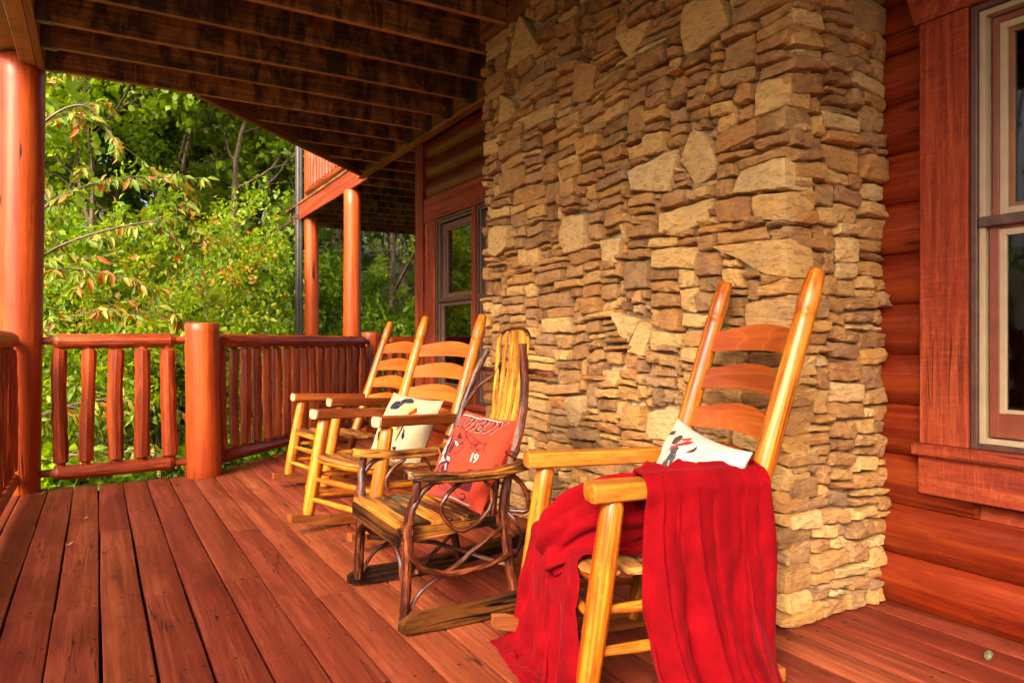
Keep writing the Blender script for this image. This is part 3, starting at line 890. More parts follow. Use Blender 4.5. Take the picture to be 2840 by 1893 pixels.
def add_stone(lst, name, kind=None):
    V, F, Q = [], [], []
    for (v, f, q) in lst:
        b = len(V); V += v; F += [tuple(b + i for i in t) for t in f]; Q += [q] * len(v)
    me = bpy.data.meshes.new(name); me.from_pydata(V, [], F)
    a = me.attributes.new('rnd', 'FLOAT', 'POINT'); a.data.foreach_set('value', np.array(Q, np.float32))
    me.shade_smooth(); me.set_sharp_from_angle(angle=R(17))
    me.materials.append(M['stone'])
    o = bpy.data.objects.new(name, me); C.objects.link(o); o.parent = chim
    if kind: o['kind'] = kind
    return o
for st in stones[:300]: add_stone([st], 'stone')
add_stone(stones[300:], 'small_stones', 'stuff')
print('STONES', len(stones))

# ================================================================== ladder-back rocking chairs
def ladder_rocker(loc, face, tilt, label, slat_mat, group, seed, arm_mat='arm_red', ztop=1.274, slats=(.64, .777, .914, 1.05)):
    """local +X = front, +Y = sitter's left; loc = world point under the middle of the front arm ends"""
    Rr = 1.7
    ca, sa = math.cos(tilt), math.sin(tilt)
    def T(p):      # rock back about the runner's centre
        x, y, z = p
        z -= Rr
        return (x * ca - z * sa - 0.0, y, x * sa + z * ca + Rr)
    off = T((.25, 0, .62))[0]
    root = empty('rocking_chair', (loc[0] - math.cos(face) * off, loc[1] - math.sin(face) * off, 0), face)
    tag(root, label, 'rocking chair', group)
    def tb(name, path, rad, sides=14, m='honey', facet=.0, flat=1., up=None, ang=50):
        mb = MB(seed + int(1000 * abs(path[0][0])) + int(3000 * abs(path[0][1] + 1)) + int(100 * path[0][2]))
        mb.tube([T(p) for p in path], rad, sides, facet, flat, up)
        return mb.build(name, M[m], root, angle=ang)
    run = lambda x: x * x / (2 * Rr)
    FY, RY = .285, .25
    rear = lambda z: -.065 - .325 * (z - .05)
    for s in (-1, 1):
        # front leg, slightly swelling pole
        zt = .605
        zs = [run(.335) + .048, .12, .25, .40, .52, .59, zt]
        tb('front_leg', [(.335 - .155 * (z - .06), s * FY, z) for z in zs], [.029, .034, .0365, .037, .035, .033, .027])
        # rear post with turned finial
        zs = [run(.065) + .045, .2, .5, .8, 1.0] + [z + ztop - 1.274 for z in (1.112, 1.128, 1.136, 1.144, 1.16, 1.20, 1.262, 1.274)]
        rs = [.030, .034, .035, .034, .033, .0325, .0325, .0285, .031, .0335, .033, .027, .0225]
        tb('rear_post', [(rear(z), s * RY, z) for z in zs], rs, 16)
        # runner
        mb = MB(seed + 50 + s)
        n = 16; prof_y = .021
        pts = []
        for i in range(n + 1):
            x = -.31 + .76 * i / n
            th = .046 if 0 < i < n else .038
            pts.append((x, run(x), run(x) + th))
        b = 0; o = mb._off()
        for (x, z0, z1) in pts:
            for (yy, zz) in ((s * FY * .965 - prof_y, z0), (s * FY * .965 + prof_y, z0), (s * FY * .965 + prof_y, z1), (s * FY * .965 - prof_y, z1)):
                mb.v.append(T((x, yy, zz))); mb.g.append((x + o[0], yy + o[1], zz + o[2]))
        for i in range(n):
            for k in range(4):
                k2 = (k + 1) % 4
                mb.f.append((i * 4 + k, i * 4 + k2, (i + 1) * 4 + k2, (i + 1) * 4 + k))
        mb.f += [(3, 2, 1, 0), tuple(n * 4 + k for k in range(4))]
        mb.build('runner', M['runner'], root, angle=30)
        # arm plank
        mb = MB(seed + 70 + s)
        a0, a1 = rear(.63) + .015, .325
        prof = []
        hw0, th = .030, .052
        stn = [a0, a0 + .05, 0.0, .2, .295, a1 - .006, a1]
        wid = [.024, .030, .036, .042, .044, .042, .036]
        zz0 = [.606] * 7
        o = mb._off(); e = .006
        for x, w, z0 in zip(stn, wid, zz0):
            yc = s * (RY + (FY - RY) * (x - a0) / (a1 - a0) + (.0 if x > a0 + .02 else .0))
            ee = e if x < a1 - .001 else e * 2.2
            for (yy, zz) in ((-w + ee, z0), (w - ee, z0), (w, z0 + ee), (w, z0 + th - ee), (w - ee, z0 + th), (-w + ee, z0 + th), (-w, z0 + th - ee), (-w, z0 + ee)):
                mb.v.append(T((x, yc + yy, zz))); mb.g.append((x + o[0], yy + o[1], zz + o[2]))
        for i in range(6):
            for k in range(8):
                k2 = (k + 1) % 8
                mb.f.append((i * 8 + k, i * 8 + k2, (i + 1) * 8 + k2, (i + 1) * 8 + k))
        mb.f += [tuple(reversed(range(8)))]
        arm = mb.build('arm', M[arm_mat], root, angle=35)
        mb2 = MB(seed + 90 + s)
        mb2.v = [v for v in mb.v[48:56]]; mb2.g = [(.1 * i, v[1], v[2]) for i, v in enumerate(mb2.v)]
        cx = np.mean(np.array(mb2.v), 0) + np.array([.004, 0, 0])
        mb2.v.append(tuple(cx)); mb2.g.append((0, cx[1], cx[2]))
        mb2.f = [(k, (k + 1) % 8, 8) for k in range(8)]
        mb2.build('arm_end', M['arm_honey' if arm_mat == 'arm_honey' else 'endgrain'], arm, smooth=False)
        # side rungs
        for z in (.185, .30):
            tb('rung', [(.335 - .155 * (z - .06), s * FY, z), (.15, s * (FY - .01), z - .004), (rear(z - .01), s * RY, z - .01)], [.012, .017, .012], 10)
    for z in (.165, .275):
        tb('rung', [(.335 - .155 * (z - .06), -FY, z), (.335 - .155 * (z - .06) - .004, 0, z - .003), (.335 - .155 * (z - .06), FY, z)], [.012, .0175, .012], 10)
    tb('rung', [(rear(.2), -RY, .2), (rear(.2), RY, .2)], [.014, .014], 10)
    # front and rear seat rails + split-log seat slats running across
    for x, y, z in ((.285, FY, .375), (rear(.36) + .005, RY, .365)):
        tb('seat_rail', [(x, -y, z), (x, 0, z - .006), (x, y, z)], [.014, .022, .014], 10)
    for k in range(5):
        x = .265 - k * .104
        r = random.Random(seed * 7 + k)
        w = FY + .0 - k * .008
        mb = MB(seed + 200 + k)
        pts = []
        for i in range(11):
            t = i / 10; y = -w + 2 * w * t
            pts.append(T((x + .006 * math.sin(5 * t + r.uniform(0, 6)) + r.uniform(-.003, .003), y, .402 - .004 * k - .020 * math.sin(math.pi * t))))
        mb.tube(pts, [.046 * r.uniform(.92, 1.08) for _ in range(11)], 10, .06, .26, up=(0, 0, 1))
        mb.build('seat_slat', M['seat_split'], root, angle=35)
    # arched back slats
    for k, zc in enumerate(slats):
        mb = MB(seed + 300 + k)
        n = 16; o = mb._off()
        for i in range(n + 1):
            t = i / n; y = -RY + .012 + (2 * RY - .024) * t
            arch = math.sin(math.pi * t)
            hi = .028 + .032 * arch ** 1.1; lo = -.040 + .010 * arch
            bow = -.035 * arch
            for (zz, tk) in ((lo, .006), (hi, .006), (hi, -.006), (lo, -.006)):
                z = zc + zz
                p = (rear(z) + bow + tk, y, z)
                mb.v.append(T(p)); mb.g.append((y + o[0], z + o[1], tk + o[2]))
        for i in range(n):
            for q in range(4):
                q2 = (q + 1) % 4
                mb.f.append((i * 4 + q, (i + 1) * 4 + q, (i + 1) * 4 + q2, i * 4 + q2))
        mb.f += [(0, 1, 2, 3), tuple(n * 4 + q for q in (3, 2, 1, 0))]
        mb.build('back_slat', M[slat_mat], root, angle=35)
    return root, T
GR = 'ladder-back rocking chairs'
A_FACE = math.atan2(.235, -.972)
chA, TA = ladder_rocker((1.3185, 1.866), A_FACE, R(0.0), 'honey ladder-back rocking chair in front, red blanket over its arm', 'slat_dark', GR, 1100, 'arm_honey')
chC, TC = ladder_rocker((1.19, 3.727), R(197.4), R(2.5), 'ladder-back rocking chair holding the cream feather-print pillow', 'slat_light', GR, 1200, ztop=1.222, slats=(.62, .75, .88, 1.01))
chD, TD = ladder_rocker((1.345, 4.99), R(190.5), R(2.5), 'farthest ladder-back rocking chair, empty, nearest the diagonal railing', 'slat_light', GR, 1300, ztop=1.222, slats=(.62, .75, .88, 1.01))

# ================================================================== bent-twig rocking chair
tw = tag(empty('twig_rocking_chair', (1.2, 2.685, 0)), 'dark bent-twig rocking chair with looped arms and slatted oak seat', 'rocking chair')
TO = np.array((1.2, 2.685, 0))
def twig(name, pts, r0, r1=None, n=5, seed=0, sides=8, parent=tw, facet=.07):
    P = catmull(pts, n) - TO
    r = random.Random(seed)
    r1 = r1 or r0
    m = len(P)
    rad = [.86 * (r0 + (r1 - r0) * i / (m - 1)) * r.uniform(.93, 1.09) for i in range(m)]
    P = P + np.array([[r.uniform(-.0015, .0015) for _ in range(3)] for _ in range(m)])
    return MB(seed).tube([tuple(p) for p in P], rad, sides, facet).build(name, M['bark'], parent, angle=50)
def rk_z(x): return .006 + .125 * max(0, abs(x - 1.17) - .02) ** 1.6
for s, yw in ((-1, 2.385), (1, 2.985)):
    y_in = lambda d: yw - s * d if s > 0 else yw + d       # towards the chair's middle
    Y = yw
    # rocker board
    mb = MB(510 + s); n = 22; o = mb._off()
    for i in range(n + 1):
        x = .925 + .93 * i / n
        z0 = rk_z(x) + (.004 if i == 0 else 0); z1 = rk_z(x) + .066 - (.034 if i == 0 else .008 if i == 1 else 0)
        for (yy, zz) in ((-.018, z0), (.018, z0), (.018, z1), (-.018, z1)):
            mb.v.append((x - TO[0], Y + yy - TO[1], zz)); mb.g.append((x + o[0], yy + o[1], zz + o[2]))
    for i in range(n):
        for k in range(4):
            k2 = (k + 1) % 4
            mb.f.append((i * 4 + k, (i + 1) * 4 + k, (i + 1) * 4 + k2, i * 4 + k2))
    mb.f += [(0, 1, 2, 3), tuple(n * 4 + k for k in (3, 2, 1, 0))]
    mb.build('rocker', M['hickory_dark'], tw, angle=30)
    i1 = y_in(.035)
    leg = twig('front_leg', [(.958, i1, .045), (.962, i1, .15), (.970, i1, .30), (.972, i1, .40), (.985, Y, .50), (.998, Y, .572)], .0235, .018, 5, 520 + s, 10)
    # arm plank with rounded front
    mb = MB(530 + s); o = mb._off()
    stn = [(.945, .012), (.952, .026), (.968, .036), (1.0, .040), (1.15, .037), (1.3, .036), (1.42, .034), (1.48, .030), (1.495, .02)]
    for (x, w) in stn:
        z = .592 - .030 * math.sin(min(1, (x - .945) / .55) * math.pi) + (.004 if x > 1.3 else 0)
        cy = Y + (s * .012 * math.sin((x - .945) * 5.7))
        e = .005
        for (yy, zz) in ((-w + e, z - .032), (w - e, z - .032), (w, z - .027), (w, z - .005), (w - e, z), (-w + e, z), (-w, z - .005), (-w, z - .027)):
            mb.v.append((x - TO[0], cy + yy - TO[1], zz)); mb.g.append((x + o[0], yy + o[1], zz + o[2]))
    for i in range(len(stn) - 1):
        for k in range(8):
            k2 = (k + 1) % 8
            mb.f.append((i * 8 + k, (i + 1) * 8 + k, (i + 1) * 8 + k2, i * 8 + k2))
    mb.f += [tuple(range(8)), tuple(reversed([(len(stn) - 1) * 8 + k for k in range(8)]))]
    mb.build('arm', M['hickory'], tw, angle=35)
    i2 = y_in(.05)
    if s < 0:
        twig('rear_post', [(1.425, i2, .06), (1.40, i2, .19), (1.378, i2, .40), (1.405, i2, .56), (1.455, i2, .72), (1.472, i2, .88), (1.463, i2, 1.04)], .025, .0205, 5, 540, 10)
    else:
        twig('rear_post', [(1.425, i2, .06), (1.40, i2, .19), (1.375, i2, .40), (1.395, i2, .58), (1.44, i2, .74), (1.51, i2, .90), (1.575, i2, 1.01)], .022, .017, 5, 541, 10)
    ow = y_in(.012)
    twig('side_loop', [(1.25, ow, .548), (1.29, ow, .50), (1.303, ow, .46), (1.288, ow, .406), (1.226, ow, .358), (1.17, ow, .346), (1.116, ow, .382), (1.092, ow, .429), (1.111, ow, .481), (1.18, ow, .535)], .0085, .010, 5, 550 + s)
    twig('bottom_bow', [(.962, Y, .40), (.964, Y, .33), (.972, Y, .286), (1.011, Y, .238), (1.084, Y, .206), (1.17, Y, .195), (1.283, Y, .204), (1.425, i2, .218)], .0145, .0125, 4, 560 + s)
    twig('arm_bow', [(.966, Y, .36), (.969, Y, .42), (.99, Y, .475), (1.031, Y, .523), (1.095, Y, .545), (1.17, Y, .543), (1.254, Y, .540), (1.34, Y, .552), (1.41, Y, .515), (1.454, Y, .448), (1.452, Y, .39), (1.394, i2, .388)], .0135, .0115, 4, 570 + s)
    twig('brace', [(.977, i1, .075), (1.021, i1, .14), (1.116, i1, .191), (1.17, i1, .217), (1.283, i1, .285), (1.394, i2, .336)], .0095, .011, 4, 580 + s)
    twig('tail_twig', [(1.386, i2, .392), (1.406, ow, .35), (1.436, ow, .279), (1.43, i2, .20)], .009, .008, 4, 590 + s)
    twig('stay', [(1.33, y_in(.06), .36), (1.345, y_in(.05), .50), (1.335, y_in(.03), .57)], .013, .012, 4, 595 + s)
    # seat side board
    mb = MB(600 + s)
    yb = y_in(.055)
    mb.extrude([(.946 - TO[0], .316), (1.34 - TO[0], .340), (1.34 - TO[0], .372), (.946 - TO[0], .372)], [yb - .011 - TO[1], yb + .011 - TO[1]], (1, 0, 2))
    mb.g = [(b_, a_, c_) for (a_, b_, c_) in mb.g]
    mb.build('seat_side', M['hickory'], tw, smooth=False)
# front board and seat slats (run left-right across the chair)
MB(610).box((.930 - TO[0], 2.425 - TO[1], .308), (.9445 - TO[0], 2.945 - TO[1], .375), 1, .003).build('seat_front', M['hickory_dark'], tw)
for k in range(6):
    x0 = .932 + k * .071
    r = random.Random(k)
    mb = MB(620 + k); n = 10
    ya, yb = 2.44 - TO[1], 2.93 - TO[1]
    st = [ya + (yb - ya) * i / n for i in range(n + 1)]
    dz = -.010 * math.sin(math.pi * k / 5) + r.uniform(-.002, .002)
    a, b_ = x0 - TO[0], x0 + .067 - TO[0]
    mb.extrude([(a, .3755), (b_, .3755), (b_, .389), (b_ - .004, .393), (a + .004, .393), (a, .389)], st, (1, 0, 2), lambda x, y, z: (x, y, z + dz + .002 * math.sin(9 * y + k)))
    mb.f = [tuple(reversed(f)) for f in mb.f]
    mb.build('seat_slat', M['hickory'], tw, angle=30)
# hoops between the front legs and the posts
twig('front_bow', [(.955, 2.43, .16), (.952, 2.45, .25), (.95, 2.54, .31), (.95, 2.685, .318), (.95, 2.83, .31), (.952, 2.92, .25), (.955, 2.94, .16)], .012, .012, 5, 630)
twig('crossbar', [(1.512, 2.29, .925), (1.565, 2.5, .925), (1.585, 2.7, .92), (1.575, 2.95, .92), (1.565, 3.03, .925)], .0145, .0125, 4, 631)
twig('crossbar', [(1.385, 2.36, .615), (1.42, 2.55, .61), (1.42, 2.8, .605), (1.385, 3.0, .61)], .0145, .013, 4, 632)
twig('crossbar', [(1.395, 2.40, .30), (1.40, 2.70, .30), (1.395, 2.97, .30)], .014, .013, 4, 633)
twig('hoop', [(1.44, 2.92, .745), (1.49, 2.88, .84), (1.545, 2.82, .90), (1.56, 2.78, .955)], .010, .010, 5, 634)
twig('hoop', [(1.455, 2.45, .74), (1.50, 2.49, .83), (1.545, 2.54, .90), (1.56, 2.58, .955)], .010, .010, 5, 635)
twig('stretcher', [(1.00, 2.42, .215), (1.2, 2.68, .20), (1.40, 2.96, .17)], .011, .010, 5, 636)
twig('stretcher', [(1.00, 2.95, .215), (1.2, 2.69, .225), (1.40, 2.42, .17)], .011, .010, 5, 637)
for k in range(7):
    u = (k - 3) / 3
    mb = MB(640 + k); o = mb._off()
    r = random.Random(640 + k)
    path = catmull([(1.385, u * .105, .37), (1.43, u * .105, .50), (1.49 + .006 * (1 - u * u), u * .103, .64), (1.525 + .010 * (1 - u * u), u * .103, .74), (1.538 + .016 * (1 - u * u), u * .110, .84), (1.552 + .02 * (1 - u * u), u * .119, .94), (1.562 + .022 * (1 - u * u), u * .119, 1.04), (1.566 + .022 * (1 - u * u), u * .108, 1.106 - .022 * u * u)], 5)
    w, th = .0142, .0035
    for i, p in enumerate(path):
        t_ = path[min(i + 1, len(path) - 1)] - path[max(i - 1, 0)]; t_ /= np.linalg.norm(t_)
        nn = np.array([-t_[2], 0, t_[0]]); nn /= np.linalg.norm(nn)
        jy = r.uniform(-.0012, .0012)
        for (yy, q) in ((-w, -th), (w, -th), (w, th), (-w, th)):
            c = p + np.array([0, yy + jy, 0]) + nn * q + np.array([0, 2.685, 0])
            mb.v.append(tuple(c - TO)); mb.g.append((i * .04 + o[0], yy + o[1], q + o[2]))
    m_ = len(path)
    for i in range(m_ - 1):
        for q in range(4):
            q2 = (q + 1) % 4
            mb.f.append((i * 4 + q, i * 4 + q2, (i + 1) * 4 + q2, (i + 1) * 4 + q))
    mb.f += [(3, 2, 1, 0), tuple((m_ - 1) * 4 + q for q in range(4))]
    mb.build('back_slat', M['splat'], tw, angle=35)
mb = MB(650)
mb.tube([tuple(np.array((1.590 - .022 * abs(u) ** 2, 2.685 + u * .124, 1.108 - .024 * u * u - .012 * u ** 8)) - TO) for u in np.linspace(-1, 1, 15)], .010, 8, .05, .8)
mb.build('crest_hoop', M['bark'], tw)

# ================================================================== pillows
def fabric(name, col, rough=.85, weave=900., sheen=.06, var=.12, bump=.12):
    t = NT(name)
    co = t.n('TexCoord').outputs['Object']
    n = t.noise(co, 14., 4, .6)
    w = t.noise(co, weave * .35, 2, .5)
    c = t.mix(t.ramp(n, [(.3, 0.), (.7, 1.)]), tuple(x * (1 - var) for x in col), tuple(min(1., x * (1 + var * .6)) for x in col))
    wr = t.noise(t.scale(co, (1, 1, 1)), 22., 3, .5, 1.2)
    h = t.math('ADD', t.math('MULTIPLY', w, .25), wr)
    t.principled(Base__Color=c, Roughness=rough, Sheen__Weight=sheen, Sheen__Roughness=.5, Normal=t.bump(h, bump, .02), **{'Specular__IOR__Level': .2})
    return t.m
M['f_orange'] = fabric('orange-red pillow cloth', (.36, .026, .008))
M['f_cream'] = fabric('cream pillow cloth', (.35, .265, .15))
M['f_white'] = fabric('white pillow cloth', (.43, .365, .30))
for nm, col in dict(p_dark=(.055, .001, .006), p_white=(.60, .46, .34), p_navy=(.008, .009, .022), p_grey=(.035, .035, .042), p_red=(.32, .012, .005), p_yellow=(.75, .36, .02),
                    p_brown=(.055, .014, .006), p_feather=(.50, .31, .10), p_tan=(.50, .22, .10), p_blue=(.04, .06, .20), p_olive=(.22, .22, .06)).items():
    M[nm] = fabric(nm[2:] + ' pillow print', col, .9, sheen=.1, bump=.05)

class Pillow:
    """cushion in a local frame: u right, v up, w out of the front; frame given in the pillow object's own axes"""
    def __init__(s, W, H, Tk, seed, corner=.07, wr=.006):
        s.W, s.H, s.T, s.seed, s.c, s.wr = W / 2, H / 2, Tk / 2, seed, corner, wr
    def p(s, u, v, side, lift=0.):
        k = 1 - s.c * (1 - v * v) if True else 1
        x = s.W * u * (1 - s.c * (1 - v * v) ** 1.0 * (abs(u) ** 3))
        y = s.H * v * (1 - s.c * (1 - u * u) ** 1.0 * (abs(v) ** 3))
        q = max(0., (1 - abs(u) ** 2.6)) * max(0., (1 - abs(v) ** 2.6))
        w = s.T * q ** .52
        e = min(1 - abs(u), 1 - abs(v))
        # folds that run in from the corners and edges
        wr = s.wr * (mnoise.noise((u * 2.3 + s.seed, v * 2.3, side * 3.)) + .6 * mnoise.noise((u * 6. + s.seed, v * 4.5, side * 7.)) + .35 * mnoise.noise((u * 11 + s.seed, v * 9., 1.)))
        w = w + wr * min(1, e * 6) * 1.6
        return (x, y, side * w + side * lift)
    def build(s, name, mat, root, piping=True):
        n = 40; mb = MB(s.seed)
        us = [math.sin(math.pi / 2 * (-1 + 2 * i / n)) for i in range(n + 1)]
        for side in (1, -1):
            G = np.array([[s.p(u, v, side) for u in us] for v in us])
            b = len(mb.f); mb.sheet(G)
            if side < 0: mb.f[b:] = [tuple(reversed(f)) for f in mb.f[b:]]
        o = mb.build(name, M[mat], root)
        bm = bmesh.new(); bm.from_mesh(o.data); bmesh.ops.remove_doubles(bm, verts=bm.verts, dist=.0004); bm.to_mesh(o.data); bm.free()
        o.data.shade_smooth(); 
        if piping:
            rim = []
            for i in range(160):
                t = i / 160 * 4; k = int(t); f = -1 + 2 * (t - k)
                u, v = [(f, -1), (1, f), (-f, 1), (-1, -f)][k]
                rim.append(s.p(u, v, 1))
            rim.append(rim[0])
            MB(3).tube(rim, .0022, 5).build('seam', M[mat], o)
        return o
    def decal(s, polys, mat, parent, name='print', lift=.0012, cut=.035):
        if 1 < len(polys) <= 4:
            for q in polys: s.decal([q], mat, parent, name, lift, cut)
            return
        bm = bmesh.new()
        for poly in polys:
            tri = tessellate_polygon([[Vector((a, b, 0)) for a, b in poly]])
            vs = [bm.verts.new((a, b, 0)) for a, b in poly]
            for t in tri:
                try: bm.faces.new([vs[i] for i in t])
                except ValueError: pass
        s._map(bm, mat, parent, name, lift, cut)
    def _map(s, bm, mat, parent, name, lift, cut):
        for _ in range(5):
            L = [e for e in bm.edges if e.calc_length() > cut]
            if not L: break
            bmesh.ops.subdivide_edges(bm, edges=L, cuts=1, use_grid_fill=False)
            bmesh.ops.triangulate(bm, faces=bm.faces)
        for v in bm.verts:
            u, w = max(-.97, min(.97, v.co.x)), max(-.97, min(.97, v.co.y))
            v.co = s.p(u, w, 1, lift)
        bmesh.ops.recalc_face_normals(bm, faces=bm.faces)
        me = bpy.data.meshes.new(name); bm.to_mesh(me); bm.free()
        me.shade_smooth()
        me.materials.append(M[mat])
        o = bpy.data.objects.new(name, me); C.objects.link(o); o.parent = parent
        return o
    def text(s, body, u, v, h, mat, parent, wscale=1., shear=0., lift=.0016, bold=0., rot=0., arc=0.):
        cu = bpy.data.curves.new('t', 'FONT'); cu.body = body; cu.size = 1.0; cu.align_x = 'CENTER'; cu.offset = bold; cu.resolution_u = 3
        ob = bpy.data.objects.new('t', cu); C.objects.link(ob)
        bpy.context.view_layer.update()
        me = bpy.data.meshes.new_from_object(ob)
        bm = bmesh.new(); bm.from_mesh(me)
        bpy.data.objects.remove(ob); bpy.data.meshes.remove(me); bpy.data.curves.remove(cu)
        bmesh.ops.triangulate(bm, faces=bm.faces)
        for w in bm.verts:
            x, y = w.co.x * h * wscale, w.co.y * h
            x += y * shear
            y += arc * x * x
            w.co = (u + x * math.cos(rot) - y * math.sin(rot), v + x * math.sin(rot) + y * math.cos(rot), 0)
        s._map(bm, mat, parent, 'lettering', lift, .06)
def stroke(pts, w, n=6, closed=False, taper=False):
    P = catmull(pts, n)
    out = []
    m = len(P)
    L, Rr_ = [], []
    for i in range(m):
        t = P[min(i + 1, m - 1)] - P[max(i - 1, 0)]; t = t / (np.linalg.norm(t) + 1e-9)
        ww = w * (math.sin(math.pi * (.06 + .88 * i / (m - 1))) if taper else 1)
        L.append((P[i][0] - t[1] * ww, P[i][1] + t[0] * ww)); Rr_.append((P[i][0] + t[1] * ww, P[i][1] - t[0] * ww))
    return [[L[i], L[i + 1], Rr_[i + 1], Rr_[i]] for i in range(m - 1)]

def pillow_root(name, label, origin, right, up):
    """object frame: X = right as seen from the front, Y = up along the cushion, Z = out of the front"""
    x = Vector(right).normalized(); y = Vector(up); y = (y - x * y.dot(x)).normalized(); z = x.cross(y)
    o = empty(name); tag(o, label, 'pillow')
    o.matrix_world = Matrix(((x[0], y[0], z[0], origin[0]), (x[1], y[1], z[1], origin[1]), (x[2], y[2], z[2], origin[2]), (0, 0, 0, 1)))
    return o
# --- orange rodeo pillow on the twig chair
pr = pillow_root('pillow', 'orange-red pillow printed with a cowboy on a horse, on the twig chair', (1.352, 2.655, .560), (.10, -1, -.02), (.20, .0, .36))
P = Pillow(.42, .40, .15, 3)
pb = P.build('cushion', 'f_orange', pr)
P.text('COWBOY', .02, .50, .52, 'p_white', pb, .62, .12, .0012, .026, 0, .06)
P.text('COWBOY', .02, .50, .52, 'p_dark', pb, .62, .12, .0022, .014, 0, .06)
P.text('OCT.', .50, .13, .27, 'p_dark', pb, .8)
P.text('19', .50, -.12, .27, 'p_white', pb, .8, 0, .0016, .012)
P.text('16', -.72, -.12, .25, 'p_white', pb, .8, 0, .0016, .01)
P.text('RODEO', -.14, -.86, .22, 'p_dark', pb, .62, 0)
P.decal(stroke([(-.25, .38), (-.38, .44), (-.30, .52), (-.05, .44), (.25, .36), (.45, .30), (.42, .22), (.20, .24), (.0, .36), (-.12, .42)], .012) + stroke([(.0, .36), (-.04, .25), (.0, .15), (-.02, 0), (-.12, -.06), (-.22, .0)], .010), 'p_dark', pb)
P.decal([[(-.62, .30), (-.52, .36), (-.45, .20), (-.46, .0), (-.38, -.1), (-.22, -.12), (-.14, -.28), (-.2, -.5), (-.28, -.36), (-.36, -.3), (-.5, -.42), (-.62, -.60), (-.72, -.62), (-.6, -.42), (-.60, -.22), (-.66, -.02), (-.72, .06), (-.70, .2)],
         [(-.44, .12), (-.30, .22), (-.24, .24), (-.26, .06), (-.3, -.08), (-.42, -.06)], [(-.33, .38), (-.24, .40), (-.18, .32), (-.12, .30), (-.2, .26), (-.34, .30)],
         [(-.26, .18), (-.12, .10), (-.02, .20), (-.02, .26), (-.13, .16), (-.26, .24)], [(.0, -.45), (.1, -.40), (.14, -.50), (.04, -.56)]], 'p_dark', pb, cut=.05)
P.decal([[(-.60, .22), (-.53, .28), (-.50, .14), (-.56, .02), (-.54, -.14), (-.44, -.22), (-.34, -.24), (-.5, -.3), (-.62, -.36), (-.56, -.2), (-.62, -.04), (-.66, .08)],
         [(-.34, -.14), (-.22, -.16), (-.18, -.24), (-.3, -.22)], [(-.30, .20), (-.16, .10), (-.10, .14), (-.22, .20)], [(-.30, -.32), (-.22, -.3), (-.2, -.44), (-.26, -.42)]], 'p_white', pb, lift=.0022, cut=.05)
P.decal([[(.18, -.62), (.34, -.60), (.36, -.42), (.46, -.34), (.50, -.26), (.70, -.24), (.70, -.66), (.60, -.70), (.18, -.70)], [(-.60, -.52), (-.1, -.60), (.2, -.66), (.18, -.72), (-.2, -.64), (-.62, -.58)],
         [(-.3, -.7), (-.2, -.69), (-.1, -.74), (-.24, -.74)], [(-.4, -.36), (-.16, -.34), (-.12, -.5), (-.36, -.52)]] + stroke([(.16, -.84), (.24, -.78), (.32, -.84), (.44, -.90), (.56, -.84), (.52, -.76), (.44, -.80)], .024, taper=True) + stroke([(-.86, -.66), (-.78, -.62), (-.7, -.68), (-.6, -.64), (-.54, -.72), (-.5, -.78)], .020, taper=True), 'p_dark', pb, cut=.05)
P.decal(stroke([(-.82, .88), (-.5, .90), (-.2, .86), (.2, .90), (.5, .86), (.62, .88)], .012) + stroke([(-.1, -.95), (.2, -.94), (.5, -.955), (.7, -.94)], .012) + [[(-.14, -.60), (-.12, -.55), (-.1, -.6), (-.05, -.6), (-.09, -.64), (-.07, -.69), (-.12, -.66), (-.16, -.69), (-.15, -.64), (-.18, -.6)]], 'p_white', pb, lift=.0022)

# --- cream pillow with the feather bonnet on the second chair
def chair_point(ch, p):
    f = ch.rotation_euler[2]
    return (ch.location[0] + p[0] * math.cos(f) - p[1] * math.sin(f), ch.location[1] + p[0] * math.sin(f) + p[1] * math.cos(f), p[2])
def chair_vec(ch, p):
    f = ch.rotation_euler[2]
    return (p[0] * math.cos(f) - p[1] * math.sin(f), p[0] * math.sin(f) + p[1] * math.cos(f), p[2])
xo = TC((0, 0, .55))
pr = pillow_root('pillow', 'cream pillow printed with a feathered headdress, on the second rocker', chair_point(chC, (xo[0] - .095, .0, .545)), chair_vec(chC, (.0, 1, -.06)), chair_vec(chC, (-.17, .06, .36)))
P = Pillow(.44, .41, .14, 8)
pb = P.build('cushion', 'f_cream', pr)
def headdress_print(polys, *a, **k): P.decal([[(x * 1.05 + .20, max(-.94, y * 1.02)) for x, y in q] for q in polys], *a, **k)
headdress_print([[(-.82, .50), (-.72, .66), (-.50, .74), (-.40, .86), (-.24, .92), (-.08, .86), (.02, .76), (-.10, .72), (-.30, .70), (-.34, .60), (-.46, .46), (-.66, .42)],
         [(-.74, .18), (-.60, .20), (-.48, .10), (-.50, -.04), (-.64, -.10), (-.78, -.02)], [(-.56, -.06), (-.44, -.14), (-.40, -.30), (-.52, -.44), (-.62, -.38), (-.60, -.5), (-.74, -.5), (-.78, -.30), (-.66, -.16)],
         [(-.60, -.56), (-.52, -.60), (-.56, -.76), (-.66, -.74)], [(-.46, -.60), (-.38, -.58), (-.40, -.8), (-.46, -.90), (-.54, -.84)], [(.06, .10), (.12, .08), (.02, -.30), (-.06, -.36), (.0, -.10)], [(.12, .0), (.17, -.08), (.24, -.24), (.20, -.34), (.13, -.24)],
         [(-.08, -.56), (.08, -.54), (.06, -.64), (-.06, -.66)]], 'p_navy', pb, cut=.06)
headdress_print([[(-.34, .60), (-.10, .70), (.04, .72), (.16, .60), (.12, .46), (.02, .38), (-.20, .36), (-.36, .42)], [(-.46, .08), (-.30, .20), (-.04, .22), (-.08, .0), (-.24, -.26), (-.34, -.52), (-.44, -.50), (-.38, -.28), (-.44, -.1)]], 'p_feather', pb, cut=.06)
